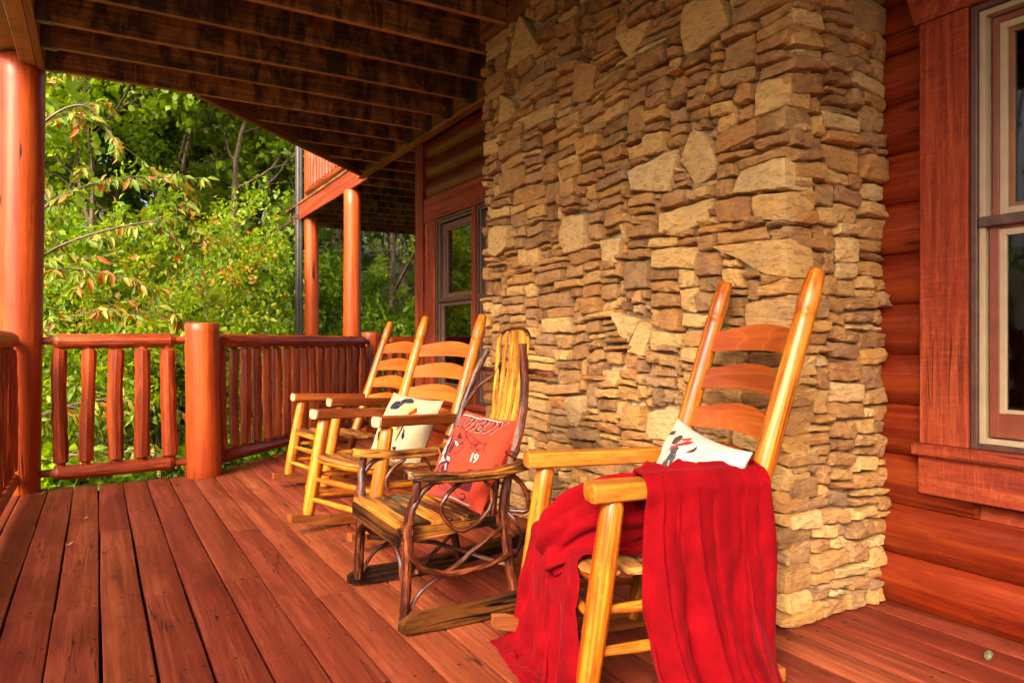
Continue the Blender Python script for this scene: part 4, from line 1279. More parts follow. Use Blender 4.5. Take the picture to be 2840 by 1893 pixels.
headdress_print([[(.04, .40), (.12, .52), (.24, .62), (.30, .52), (.34, .40), (.22, .36), (.12, .34)], [(-.10, .10), (-.02, .14), (.02, .04), (-.06, -.06), (-.10, -.14), (-.13, -.04)]], 'p_red', pb, lift=.002)
headdress_print(stroke([(.03, .42), (.12, .54), (.24, .64)], .012) + stroke([(.14, .36), (.24, .42), (.33, .46)], .012) + stroke([(.04, .08), (.0, -.15), (-.06, -.4)], .010) + stroke([(-.02, -.66), (-.04, -.8)], .012), 'p_yellow', pb, lift=.0024)
headdress_print([[(.02, .04), (.06, -.1), (.0, -.38), (-.06, -.44), (-.04, -.2)], [(-.06, -.66), (.10, -.62), (.06, -.86), (-.02, -.96), (-.10, -.9)]] + stroke([(-.28, .15), (-.22, -.05), (-.3, -.3)], .006) + stroke([(-.18, .18), (-.16, 0), (-.22, -.2)], .006) + stroke([(-.2, .66), (-.12, .5), (-.14, .40)], .005) + stroke([(-.08, .68), (0, .54), (-.02, .42)], .005) + stroke([(-.36, -.62), (-.36, -.8), (-.30, -.96)], .010), 'p_brown', pb, lift=.0020)
headdress_print([[(-.66, -.74), (-.58, -.76), (-.56, -.9), (-.66, -.96), (-.7, -.86)], [(-.52, -.84), (-.44, -.86), (-.46, -.96), (-.54, -.95)]], 'p_blue', pb)
# --- white pillow on the front chair
xo = TA((0, 0, .55))
pr = pillow_root('pillow', 'white pillow with a small dancing rider figure, on the front chair', chair_point(chA, (xo[0] - .135, .035, .575)), chair_vec(chA, (.06, 1, -.10)), chair_vec(chA, (-.15, .08, .36)))
P = Pillow(.49, .37, .13, 12, .11, .007)
pb = P.build('cushion', 'f_white', pr)
def rider_print(polys, *a, **k): P.decal([[(min(.9, x * 1.12 + .05), min(.92, max(-.92, y * 1.15 + .16))) for x, y in q] for q in polys], *a, **k)
rider_print([[(-.44, .30), (-.30, .36), (-.20, .34), (-.16, .16), (-.18, -.10), (-.24, -.20), (-.36, -.18), (-.40, -.06), (-.34, .08), (-.30, .20)]], 'p_grey', pb)
rider_print([[(-.50, .46), (-.42, .56), (-.34, .54), (-.30, .46), (-.36, .36), (-.46, .34)], [(-.76, .42), (-.70, .54), (-.62, .58), (-.54, .52), (-.60, .48), (-.68, .46)], [(-.10, .28), (.02, .44), (.04, .52), (.08, .46), (.06, .38), (-.02, .34)], [(-.50, -.2), (-.40, -.1), (-.30, -.16), (-.34, -.4), (-.48, -.42)]], 'p_brown', pb)
rider_print([[(-.44, .26), (-.36, .34), (-.24, .42), (-.18, .52), (-.06, .56), (-.12, .46), (-.20, .40), (-.30, .30), (-.40, .22)], [(-.32, .50), (-.22, .56), (-.16, .62), (-.14, .56), (-.24, .48)]], 'p_red', pb, lift=.002)
rider_print([[(-.32, -.22), (-.20, -.26), (-.14, -.36), (-.20, -.5), (-.34, -.46)], [(-.52, -.56), (-.40, -.60), (-.36, -.72), (-.46, -.7)]], 'p_yellow', pb, lift=.002)
rider_print([[(-.66, -.62), (-.5, -.58), (-.3, -.62), (-.2, -.7), (-.4, -.84), (-.6, -.8)], [(-.36, .10), (-.30, .2), (-.34, .0), (-.42, -.1)]], 'p_tan', pb, lift=.001)
rider_print(stroke([(-.18, -.1), (-.06, -.12), (.08, -.06), (.06, -.12), (-.1, -.18), (-.16, -.2)], .006) + stroke([(-.16, -.24), (-.02, -.28), (.1, -.24), (.2, -.3)], .006) + stroke([(-.16, -.3), (0, -.38), (.1, -.42), (.16, -.5)], .006), 'p_brown', pb)
rider_print([[(-.6, -.74), (-.52, -.7), (-.5, -.84), (-.58, -.9)], [(-.3, -.76), (-.22, -.72), (-.24, -.88)]], 'p_olive', pb, lift=.002)

# ================================================================== red blanket
def blanket_mat():
    t = NT('red fleece blanket')
    co = t.n('TexCoord').outputs['Object']
    n = t.noise(co, 9., 4, .6)
    f = t.noise(co, 260., 3, .6)
    c = t.ramp(n, [(.3, (.115, .0003, .002)), (.6, (.185, .0006, .003)), (.8, (.26, .001, .004))])
    cr = t.noise(co, 17., 3, .5, 1.0)
    h = t.math('ADD', t.math('MULTIPLY', f, .35), cr)
    t.principled(Base__Color=c, Roughness=.95, Sheen__Weight=.12, Sheen__Roughness=.35, Sheen__Tint=(1, .10, .14, 1), Normal=t.bump(h, .30, .02), **{'Specular__IOR__Level': .08})
    return t.m
M['blanket'] = blanket_mat()
bl_o = Vector((1.30, 1.70, 0))
bl = tag(empty('blanket', bl_o), 'red fleece blanket draped over the arm and seat of the front rocker', 'blanket')
def grid_surface(rows, nu, nv):
    """rows of 3-D control points -> smooth grid"""
    A = np.array([catmull(r, nu) for r in rows])             # rows x U x 3
    B = np.array([catmull(A[:, j], nv) for j in range(A.shape[1])])   # U x V x 3
    return B.transpose(1, 0, 2)
def displaced(G, fn):
    m, n = G.shape[:2]
    du = np.gradient(G, axis=1); dv = np.gradient(G, axis=0)
    N = np.cross(du, dv); N /= (np.linalg.norm(N, axis=2, keepdims=True) + 1e-9)
    out = G.copy()
    for i in range(m):
        for j in range(n):
            out[i, j] += N[i, j] * fn(j / (n - 1), i / (m - 1), G[i, j])
    return out
def add_cloth(G, name, thick=.007, parent=bl):
    mb = MB(5)
    mb.sheet(G - np.array(bl_o))
    o = mb.build(name, M['blanket'], parent, angle=180)
    s = o.modifiers.new('thickness', 'SOLIDIFY'); s.thickness = thick; s.offset = 0
    ss = o.modifiers.new('smooth', 'SUBSURF'); ss.levels = 1; ss.render_levels = 1
    return o
fA = np.array((math.cos(A_FACE), math.sin(A_FACE), 0)); bA = -fA; oA = np.array((-fA[1], fA[0], 0))
armA = np.array((1.251, 1.587, 0))
def AP(q, out, z): return tuple(armA + bA * q + oA * out + np.array((0, 0, z)))
# a small position-based cloth: pleated sheets settle under gravity on the chair (chair-local coordinates)
def vnoise(t, n, seed):
    k = np.random.default_rng(seed).uniform(-1, 1, n + 2)
    x = np.clip(t, 0, .9999) * n; i = x.astype(int); u = x - i; u = u * u * (3 - 2 * u)
    return k[i] * (1 - u) + k[i + 1] * u
def pleated(path, nu, nv, pleat, count, seed, grow=(1., 0.)):
    """profile path (a, z) swept across u in 0..1, with pleats along the profile normal -> a, u, z, t arrays"""
    P = catmull(path, 40)
    L = np.concatenate([[0], np.cumsum(np.linalg.norm(np.diff(P, axis=0), axis=1))]); s_ = np.linspace(0, L[-1], nv)
    pa, pz = np.interp(s_, L, P[:, 0]), np.interp(s_, L, P[:, 1])
    ta, tz = np.gradient(pa), np.gradient(pz); n_ = np.hypot(ta, tz)
    na, nz = -tz / n_, ta / n_
    u = np.linspace(0, 1, nu)[None, :] * np.ones((nv, 1)); t = (s_ / L[-1])[:, None] * np.ones((1, nu))
    ph = 2 * math.pi * count * (u + .12 * vnoise(u, 4, seed)) + 1.2 * vnoise(t, 3, seed + 1) + 3.6 * vnoise(u, 3, seed + 3) * t - 2.0 * t
    am = pleat * (.7 + .6 * vnoise(u, 6, seed + 2)) * (grow[0] + (1 - grow[0]) * np.clip((t - grow[1]) / .3, 0, 1))
    d = am * np.sin(ph) + .45 * am * np.sin(ph * 2.3 + 3 * vnoise(u, 5, seed + 9) + 2 * t) + .3 * am * vnoise(u, 17, seed + 5)
    return pa[:, None] + na[:, None] * d, u + (.22 / count) * np.sin(2 * ph) * .4, pz[:, None] + nz[:, None] * d, t
def settle(X, pin, hold, steps=150, iters=14, seed=1, slack=1.0):
    """X (nv,nu,3); pin = bool mask of fixed points; hold(X) -> pushes points out of the chair and returns the touching mask"""
    g = np.random.default_rng(seed)
    rest = {}
    ln = lambda A: np.linalg.norm(A, axis=2)
    def con(sl0, sl1, key, k):
        D = X[sl1] - X[sl0]; L = ln(D)
        if key not in rest: rest[key] = L * slack
        w0, w1 = w[sl0], w[sl1]
        c = (k * (L - rest[key]) / (L + 1e-9) / (w0 + w1 + 1e-9))[..., None] * D
        X[sl0] += c * w0[..., None]; X[sl1] -= c * w1[..., None]
    S = slice
    w = (~pin).astype(float)
    n0, n1 = X.shape[:2]
    V = np.zeros_like(X); dt = .016
    for st in range(steps):
        O_ = X.copy()
        V[..., 2] -= 9.8 * dt; V *= .955
        X += V * dt * w[..., None]
        for it in range(iters):
            for par in (0, 1):       # along the width, along the length
                m = (n1 - par) // 2
                con((S(None), S(par, par + 2 * m - 1, 2)), (S(None), S(par + 1, par + 2 * m, 2)), ('u', par), 1.)
                m = (n0 - par) // 2
                con((S(par, par + 2 * m - 1, 2), S(None)), (S(par + 1, par + 2 * m, 2), S(None)), ('v', par), 1.)
            for par in (0, 1):       # shear
                m = (n1 - par) // 2
                con((S(0, n0 - 1, 2), S(par, par + 2 * m - 1, 2)), (S(1, n0, 2), S(par + 1, par + 2 * m, 2)), ('s', par), .35)
                con((S(0, n0 - 1, 2), S(par + 1, par + 2 * m, 2)), (S(1, n0, 2), S(par, par + 2 * m - 1, 2)), ('r', par), .35)
            if it % 2 == 0:
                for gap, k_ in ((2, .45), (5, .35)):    # bending, near and far, keeps the folds broad
                    for q in range(2 * gap):
                        i0 = list(range(q, n1 - gap, 2 * gap)); i1 = [i + gap for i in i0]
                        if i0: con((S(None), S(i0[0], i0[-1] + 1, 2 * gap)), (S(None), S(i1[0], i1[-1] + 1, 2 * gap)), ('b', gap, q), k_)
                        j0 = list(range(q, n0 - gap, 2 * gap)); j1 = [i + gap for i in j0]
                        if j0: con((S(j0[0], j0[-1] + 1, 2 * gap), S(None)), (S(j1[0], j1[-1] + 1, 2 * gap), S(None)), ('c', gap, q), k_ * .25)
            if it % 3 == 2: touch = hold(X, O_)
        touch = hold(X, O_)
        V = (X - O_) / dt
        V[touch] *= .15
    return X
def capsule(X, a, b, r, O_):
    a, b = np.array(a, float), np.array(b, float); ab = b - a
    t = np.clip(((X - a) @ ab) / (ab @ ab), 0, 1)
    D = X - (a + t[..., None] * ab); L = np.linalg.norm(D, axis=2)
    m = L < r
    X[m] += D[m] / (L[m][:, None] + 1e-9) * (r - L[m])[:, None]
    return m
def rbox(X, lo, hi, r):
    """rounded box"""
    lo, hi = np.array(lo), np.array(hi); c = np.clip(X, lo, hi); D = X - c; L = np.linalg.norm(D, axis=2)
    m = (L < r) & (L > 1e-7)
    X[m] = c[m] + D[m] / L[m][:, None] * r
    ins = L <= 1e-7
    if ins.any():
        p = X[ins]; dist = np.stack([p[:, 1] - lo[1], hi[1] - p[:, 1], (hi[2] - p[:, 2]) * .3], 1); k = dist.argmin(1)
        p[k == 0, 1] = lo[1] - r; p[k == 1, 1] = hi[1] + r; p[k == 2, 2] = hi[2] + r
        X[ins] = p
    return m | ins
def stick(X, O_, m, mu=.85):
    X[m] = X[m] * (1 - mu) + (O_[m] * mu + X[m] * 0)
def hold_chair(X, O_):
    touch = np.zeros(X.shape[:2], bool)
    yo = .250 + .035 * np.clip((X[..., 0] + .24) / .565, 0, 1)
    X[..., 1] -= yo; touch |= rbox(X, (-.30, -.034, .612), (.318, .034, .656), .018); X[..., 1] += yo
    for s_ in (1, -1):
        touch |= capsule(X, (.336, s_ * .285, .05), (.25, s_ * .285, .60), .043, O_)
        touch |= capsule(X, (-.065, s_ * .25, .05), (-.46, s_ * .25, 1.26), .041, O_)
        for z in (.185, .30): touch |= capsule(X, (.32, s_ * .285, z), (-.11, s_ * .255, z), .022, O_)
    for z in (.165, .275): touch |= capsule(X, (.312, -.285, z), (.312, .285, z), .023, O_)
    touch |= capsule(X, (.285, -.29, .392), (.285, .29, .392), .034, O_)
    seat = (X[..., 0] > -.22) & (X[..., 0] < .29) & (np.abs(X[..., 1]) < .275) & (X[..., 2] < .420) & (X[..., 2] > .33)
    X[..., 2][seat] = .420; touch |= seat
    fl = X[..., 2] < .007
    X[..., 2][fl] = .007; touch |= fl
    stick(X, O_, touch, .5)
    return touch
cA = np.array(chA.location); RotA = np.stack([fA, oA, (0, 0, 1)])
def to_world(X): return X @ RotA + cA
def crumple(G, seed, where):
    """soft creases and pile unevenness on a settled sheet"""
    G = G[:, :, :].copy()
    def fn(u, v, p):
        a = .007 * mnoise.noise((u * 5 + seed, v * 6, 4.)) + .0035 * mnoise.noise((u * 14 + seed, v * 13, 9.))
        r1 = 1 - abs(mnoise.noise((u * 6 + v * 5 + seed, v * 7 - u * 4, 21.))) * 2.4
        r2 = 1 - abs(mnoise.noise((u * 11 - v * 6 + seed, v * 9 + u * 5, 33.))) * 2.4
        return (a + .0075 * r1 + .004 * r2 - .006) * min(1, max(0, (v - .24) * 9))
    return displaced(G, fn)
# 1: over the near arm and down its outside
a_, u_, z_, t_ = pleated([(.160, .470), (.172, .55), (.192, .640), (.222, .694), (.262, .708), (.310, .704), (.358, .672), (.384, .60), (.394, .45), (.402, .30), (.410, .16), (.420, .03), (.47, .012), (.51, .012)], 72, 96, .048, 3.3, 11, (.28, .33))
qa = np.where(t_ < .36, .150, .150 - .055 * np.clip((t_ - .36) / .12, 0, 1) - .02 * np.clip(t_ - .5, 0, 1)); qb = -.262 - .075 * np.clip((t_ - .35) / .3, 0, 1)
X = np.stack([qa + (qb - qa) * u_, a_, z_], 2)
X = settle(X, (t_ < .20), hold_chair, 32, 8, 3)
add_cloth(crumple(to_world(X), 1., t_ > .22), 'outer_drape')
# 2: the twisted length that runs from the arm down to the seat front
def ring(c, r1, r2, ax, n=20, ph=0.):
    ax = np.array(ax, float); ax /= np.linalg.norm(ax)
    u_ = np.cross(ax, (0, 0, 1)); u_ /= np.linalg.norm(u_); v_ = np.cross(u_, ax)
    return [tuple(np.array(c) + u_ * r1 * math.cos(2 * math.pi * k / n + ph) + v_ * r2 * math.sin(2 * math.pi * k / n + ph)) for k in range(n)]
cen = [AP(.46, -.10, .530), AP(.34, -.115, .535), AP(.22, -.125, .535), AP(.10, -.155, .530), AP(.01, -.200, .510), AP(-.055, -.245, .450), AP(-.07, -.275, .385), AP(-.05, -.30, .345)]
r1s = [.05, .055, .055, .06, .065, .062, .055, .04]; r2s = [.085, .100, .095, .10, .095, .085, .065, .03]
cp = catmull(cen, 7); r1c = catmull([[x] for x in r1s], 7)[:, 0]; r2c = catmull([[x] for x in r2s], 7)[:, 0]
G = []
for i in range(len(cp)):
    ax = cp[min(i + 1, len(cp) - 1)] - cp[max(i - 1, 0)]
    t = i / (len(cp) - 1)
    base = ring(cp[i], r1c[i], r2c[i], ax, 64)
    row = []
    for k, p in enumerate(base + [base[0]]):
        a = 2 * math.pi * (k % 64) / 64
        s_ = 1 + .17 * math.sin(5 * a + t * 9 + .8 * math.sin(t * 5)) + .10 * math.sin(9 * a - t * 7 + 1) + .16 * mnoise.noise((math.cos(a) * 1.5, math.sin(a) * 1.5, t * 6)) + .07 * mnoise.noise((math.cos(a) * 4, math.sin(a) * 4, t * 14))
        row.append(tuple(cp[i] + (np.array(p) - cp[i]) * s_))
    G.append(row)
add_cloth(np.array(G), 'twisted_fold', .004)
# 3: over the seat front and down to the floor
a_, u_, z_, t_ = pleated([(.08, .436), (.16, .436), (.25, .440), (.31, .442), (.352, .40), (.376, .32), (.392, .20), (.400, .08), (.408, .03), (.420, .012), (.435, .012)], 64, 88, .044, 2.6, 23, (.35, .25))
ya = -.250 - .03 * np.clip((t_ - .35) / .3, 0, 1); yb = .15 + .06 * np.clip((t_ - .3) / .3, 0, 1)
X = np.stack([a_ + .02 * (1 - u_) * np.clip((t_ - .40) / .35, 0, 1), ya + (yb - ya) * u_, z_], 2)
X = settle(X, (t_ < .22), hold_chair, 32, 8, 5)
add_cloth(crumple(to_world(X), 7., t_ > .0), 'front_drape')

# ================================================================== small things lying on the deck
def dry_leaf(x, y, rz, s, label, seed):
    r = random.Random(seed)
    n, m = 7, 3
    G = np.array([[(s * (i / n - .5), s * .32 * math.sin(math.pi * (i + .15) / (n + .3)) * (j / m - .5) * 2 * .7, .008 + s * .16 * abs(j / m - .5) + s * .12 * math.sin(i * .9 + seed)) for j in range(m + 1)] for i in range(n + 1)])
    G[:, :, 2] = np.maximum(G[:, :, 2], .004)
    root = MB(seed).sheet(G).build('fallen_leaf', M['dryleaf'])
    root.location = (x, y, 0.002); root.rotation_euler = (0, 0, rz)
    sm = root.modifiers.new('t', 'SOLIDIFY'); sm.thickness = .0012
    tag(root, label, 'leaf')
dry_leaf(-.07, 4.90, .5, .055, 'curled dry leaf lying on the open deck boards', 1)
dry_leaf(-.335, 5.84, .2, .06, 'dry leaf by the foot of the tall left post', 2)
dry_leaf(-.12, 4.31, .3, .045, 'pale leaf scrap nearest the camera on the left boards', 3)
bc = tag(empty('bark_chip', (2.55, 1.25, .002), .4), 'small mossy bark chip on the deck by the window wall', 'bark chip')
for k, (dx, rr_) in enumerate(((-.012, .012), (.013, .011))):
    mb = MB(900 + k)
    mb.tube([(dx - .016, 0, rr_ * .8), (dx - .008, .002, rr_), (dx + .006, -.001, rr_), (dx + .015, 0, rr_ * .8)], [rr_ * .5, rr_, rr_ * .95, rr_ * .4], 9, .22)
    mb.build('piece', M['conecap'], bc)

# ================================================================== vegetation
def leaf_arrays(base, tipdir, nrm, length, width, fold=.25, curl=.25, rich=False):
    """vectorised leaves. rich: 8 points (curved blade), else 4 points (folded diamond)"""
    n = len(base)
    t = tipdir / (np.linalg.norm(tipdir, axis=1, keepdims=True) + 1e-9)
    s = np.cross(t, nrm); s /= (np.linalg.norm(s, axis=1, keepdims=True) + 1e-9)
    w = np.cross(s, t)
    L = length[:, None]; W = width[:, None]
    if rich:
        def pt(a, b, c): return base + t * L * a + s * W * b + w * L * c
        P = [pt(0, 0, 0), pt(.30, -.46, fold * .18 - .0), pt(.33, 0, -.0), pt(.30, .46, fold * .18), pt(.68, -.40, fold * .12 - curl * .22), pt(.70, 0, -curl * .22 - .02), pt(.68, .40, fold * .12 - curl * .22), pt(1., 0, -curl * .6)]
        V = np.stack(P, 1).reshape(-1, 3)
        f = np.array([[0, 1, 2, 2], [0, 2, 3, 3], [1, 4, 5, 2], [2, 5, 6, 3], [4, 7, 5, 5], [5, 7, 6, 6]])
        tri = np.array([[0, 1, 2], [0, 2, 3], [1, 4, 5], [1, 5, 2], [2, 5, 6], [2, 6, 3], [4, 7, 5], [5, 7, 6]])
        F = (tri[None] + (np.arange(n) * 8)[:, None, None]).reshape(-1, 3)
        return V, F, 8
    def pt(a, b, c): return base + t * L * a + s * W * b + w * L * c
    P = [pt(0, 0, 0), pt(.42, -.5, fold * .2), pt(1, 0, -curl * .3), pt(.42, .5, fold * .2)]
    V = np.stack(P, 1).reshape(-1, 3)
    tri = np.array([[0, 1, 2], [0, 2, 3]])
    F = (tri[None] + (np.arange(n) * 4)[:, None, None]).reshape(-1, 3)
    return V, F, 4

def rand_unit(g, n):
    v = g.normal(size=(n, 3)); return v / np.linalg.norm(v, axis=1, keepdims=True)

DENS = 1.7
def trimmed(P):
    """growth is cut back along the deck edge, around the columns and the downspout"""
    x, y = P[..., 0], P[..., 1]
    return (y < 11.9) & (x > .235 * y - .10) & (x < 4.6) | (y < 6.3) & (x > -.8)
class Plant:
    def __init__(s, seed):
        s.g = np.random.default_rng(seed); s.r = random.Random(seed); s.br = []; s.tw = []
    def grow(s, p, d, L, r, level, maxl, spread=.9, kids=5, up=.0, wob=.35, shrink=.62, droop=0., start=.3):
        p = np.array(p, float); d = np.array(d, float); d /= np.linalg.norm(d)
        n = max(3, int(4 + 2 * (maxl - level)))
        path, rad = [p], [r]
        for i in range(n):
            d = d + s.g.normal(size=3) * wob / n * 1.6 + np.array([0, 0, up - droop * (i / n)]) / n
            d /= np.linalg.norm(d)
            p = p + d * L / n
            path.append(p); rad.append(r * (1 - .72 * (i + 1) / n))
        s.br.append((path, rad))
        if level >= maxl:
            s.tw.append((path, d)); return
        for k in range(kids):
            t = start + (1 - start) * (k + s.r.random()) / kids
            idx = min(n, max(1, int(t * n)))
            dd = path[idx] - path[idx - 1]; dd /= np.linalg.norm(dd)
            side = rand_unit(s.g, 1)[0]; side -= dd * side.dot(dd); side /= np.linalg.norm(side)
            nd = dd + side * spread * s.r.uniform(.7, 1.2)
            s.grow(path[idx], nd, L * shrink * s.r.uniform(.75, 1.15) * (1.1 - .4 * t), rad[idx] * .6, level + 1, maxl, spread, max(3, kids - 1), up, wob, shrink, droop, .25)
        s.tw.append((path[-3:], d))
    def wood_mesh(s, name, mat, root, minr=.0025, sides=6):
        mb = MB(1)
        lo = np.array(root.location)
        for path, rad in s.br:
            if rad[0] < minr: continue
            if rad[0] < .03 and trimmed(np.array(path) + lo[None]).any(): continue
            mb.tube([tuple(q) for q in path], [max(x, minr * .5) for x in rad], sides if rad[0] > .03 else 4)
        return mb.build(name, M[mat], root)
    def leaves(s, per, size, aspect, mat, root, name='crown', rich=False, jit=.05, droop=.4, nrm_up=.42, rnd=(0., 1.), fold=.25, curl=.3, cluster=None, along=.15):
        B, T, N_, Lh = [], [], [], []
        for path, d in s.tw:
            P = np.array(path); m = len(P)
            k = max(1, int(per * DENS * s.r.uniform(.7, 1.3)))
            t = along + (1 - along) * s.g.random(k); f = t * (m - 1); i = np.minimum(f.astype(int), m - 2); u = (f - i)[:, None]
            pos = P[i] * (1 - u) + P[i + 1] * u
            B.append(pos + s.g.normal(size=(k, 3)) * jit)
            out = rand_unit(s.g, k) + np.array(d)[None] * .6
            out[:, 2] -= droop
            T.append(out)
            nn = rand_unit(s.g, k) * (1 - nrm_up); nn[:, 2] += nrm_up; N_.append(nn)
        B = np.concatenate(B); T = np.concatenate(T); N_ = np.concatenate(N_)
        ok = ~trimmed(B + np.array(root.location)[None]); B, T, N_ = B[ok], T[ok], N_[ok]
        n = len(B)
        L = size * s.g.uniform(.6, 1.25, n)
        V, F, k = leaf_arrays(B, T, N_, L, L * aspect, fold, curl, rich)
        # neighbouring leaves share a tone, so clumps read light and dark
        cl = np.array([mnoise.noise(tuple(b * 1.1)) for b in B[::1]]) if n < 6000 else np.repeat(np.array([mnoise.noise(tuple(b * 1.1)) for b in B[::4]]), 4)[:n]
        q = np.clip(rnd[0] + (rnd[1] - rnd[0]) * (s.g.random(n) * .75 + .25 + cl * .45 - .12), 0, 1)
        o = mesh_np(name, V, F, M[mat], root, {'rnd': np.repeat(q, k)}, smooth=False)
        return o
    def needles(s, per, size, mat, root, name='crown'):
        """tufts of narrow needle blades at the twig ends"""
        B, T = [], []
        for path, d in s.tw:
            P = np.array(path); m = len(P)
            nt = 5
            for q in range(nt):
                f = (.25 + .75 * (q + 1) / nt) * (m - 1); i = min(int(f), m - 2); u = f - i
                c = P[i] * (1 - u) + P[i + 1] * u
                ax = P[i + 1] - P[i]; ax /= np.linalg.norm(ax) + 1e-9
                B.append(np.repeat(c[None], per, 0) + s.g.normal(size=(per, 3)) * .008)
                v = rand_unit(s.g, per) + ax[None] * .8; v[:, 2] += .15
                T.append(v)
        B = np.concatenate(B); T = np.concatenate(T); n = len(B)
        N_ = rand_unit(s.g, n)
        L = size * s.g.uniform(.7, 1.2, n)
        V, F, k = leaf_arrays(B, T, N_, L, np.full(n, .007), .0, .3)
        q = np.clip(s.g.random(n) * .8 + np.repeat(s.g.random(n // per + 1), per)[:n] * .3, 0, 1)
        return mesh_np(name, V, F, M[mat], root, {'rnd': np.repeat(q, k)})

def place(name, x, y, label, cat, group=None):
    return tag(empty(name, (x, y, ground_z(x, y) - .05)), label, cat, group)

def broad_tree(x, y, h, seed, label, mat, size=.12, aspect=.75, per=26, spread=1.0, trunk=.09, lean=(0, 0), low=.25, kids=7, wob=.4, rich=False, name='broadleaf_tree', rnd=(0, 1), lv=4, mt='trunk', jit=.10, group='trees on the slope behind the porch', cat='tree', shrink=.56):
    root = place(name, x, y, label, cat, group)
    p = Plant(seed)
    p.grow((0, 0, 0), (lean[0], lean[1], 1), h, trunk, 1, lv, spread, kids, .25, wob, shrink, .1, low)
    p.wood_mesh('trunk', mt, root)
    p.leaves(per, size, aspect, mat, root, rich=rich, jit=jit, rnd=rnd, nrm_up=.3)
    return root

def shrub(x, y, h, seed, label, mat, size=.09, aspect=.6, per=16, stems=7, rich=False, name='leafy_shrub', rnd=(0, 1), group='shrubs beyond the railing', lv=3, spread=.9, lean=(0, 0), mt='twig', droop=.35, z=None):
    root = place(name, x, y, label, 'shrub', group)
    p = Plant(seed)
    for k in range(stems):
        a = 2 * math.pi * k / stems + p.r.uniform(-.4, .4)
        p.grow((.08 * math.cos(a), .08 * math.sin(a), 0), (math.cos(a) * .55 + lean[0], math.sin(a) * .55 + lean[1], 1), h * p.r.uniform(.7, 1.1), .018, 1, lv, spread, 7, .15, .5, .5, .3, .22)
    p.wood_mesh('stem', mt, root, .002)
    p.leaves(per, size, aspect, mat, root, rich=rich, jit=.05, rnd=rnd, droop=droop)
    return root

# ---- the sourwood at the left: long arching limbs with drooping turning leaves
def sourwood(x, y, limbs, seed, label, size=.155, per=1.0):
    root = place('sourwood_tree', x, y, label, 'tree')
    o = np.array(root.location)
    p = Plant(seed)
    base = np.array((0, 0, 0.))
    B, T, N_ = [], [], []
    for li, pts in enumerate(limbs):
        path = catmull([np.array(q) - o for q in pts], 7)
        L = np.sum(np.linalg.norm(np.diff(path, axis=0), axis=1))
        r0 = .006 + .006 * L
        p.br.append((list(path), [r0 * (1 - .8 * i / (len(path) - 1)) for i in range(len(path))]))
        m = len(path)
        for i in range(int(m * .22), m):
            d = path[min(i + 1, m - 1)] - path[i - 1]; d /= np.linalg.norm(d) + 1e-9
            # side twigs
            for q in range(1):
                side = rand_unit(p.g, 1)[0]; side[2] *= .5
                tl = p.r.uniform(.10, .38)
                tp = [path[i]]
                dd = d * .8 + side * .9
                for k in range(4):
                    dd = dd / np.linalg.norm(dd); tp.append(tp[-1] + dd * tl / 4); dd[2] -= .10
                p.br.append((tp, [.0032, .003, .0026, .0022, .0016]))
                for k in range(int(7 * per)):
                    f = p.r.uniform(.35, 1.0) * 4; a = min(int(f), 3)
                    B.append(tp[a] + (tp[a + 1] - tp[a]) * (f - a))
                    v = rand_unit(p.g, 1)[0] * .8 + dd * .5; v[2] -= .65; T.append(v)
                    nn = rand_unit(p.g, 1)[0] * .6; nn[2] += .5; nn[1] -= .25; N_.append(nn)
    p.wood_mesh('trunk', 'twig', root, .0012)
    B, T, N_ = np.array(B), np.array(T), np.array(N_); n = len(B)
    L = size * p.g.uniform(.65, 1.15, n)
    V, F, k = leaf_arrays(B, T, N_, L, L * .36, .5, .45, True)
    q = np.clip(p.g.normal(.42, .26, n), 0, 1)
    mesh_np('crown', V, F, M['leaf_turn'], root, {'rnd': np.repeat(q, k)})
    return root
sourwood(-1.05, 8.0, [
    [(-1.05, 8.0, -1.0), (-1.0, 7.95, .3), (-.80, 7.9, 1.5), (-.45, 7.85, 2.25), (.15, 7.9, 2.62), (.85, 8.0, 2.72)],
    [(-1.0, 7.95, .3), (-.75, 7.8, 1.35), (-.40, 7.75, 1.85), (.2, 7.8, 2.15), (.75, 7.9, 2.28)],
    [(-1.0, 7.9, .5), (-.9, 7.8, 2.0), (-.70, 7.75, 3.0), (-.30, 7.7, 3.55), (.20, 7.75, 3.7)],
    [(-.95, 7.9, 1.2), (-.75, 7.7, 2.3), (-.45, 7.6, 2.95), (-.1, 7.6, 3.2), (.15, 7.6, 2.9)],
    [(-1.0, 7.9, .0), (-.75, 7.6, .75), (-.45, 7.5, 1.15), (0, 7.5, 1.32), (.45, 7.5, 1.30), (.85, 7.55, 1.22)],
    [(-1.0, 7.9, .2), (-.8, 7.8, 1.2), (-.55, 7.75, 1.6), (-.2, 7.7, 1.72), (.3, 7.7, 1.62)],
    [(-1.0, 7.9, -.2), (-.7, 7.5, .25), (-.35, 7.3, .45), (.1, 7.2, .55), (.5, 7.2, .48)],
    [(-1.0, 7.9, -.3), (-.7, 7.4, -.05), (-.3, 7.1, .08), (.15, 7.0, .10), (.55, 7.05, .05)],
    [(-1.05, 8.0, .8), (-.95, 8.0, 2.4), (-.6, 8.1, 3.4), (0.1, 8.2, 4.0)],
], 71, 'slender sourwood with arching limbs and drooping red and yellow leaves by the left post', .125, 1.5)
sourwood(1.3, 9.2, [
    [(1.3, 9.2, -.7), (1.2, 9.1, .8), (1.08, 9.0, 1.45), (.95, 8.9, 1.75)],
    [(1.3, 9.2, -.7), (1.32, 9.1, .9), (1.32, 9.0, 1.6), (1.25, 8.9, 1.9)],
], 72, 'small sapling with a few orange autumn leaves above the diagonal railing', .13, .6)

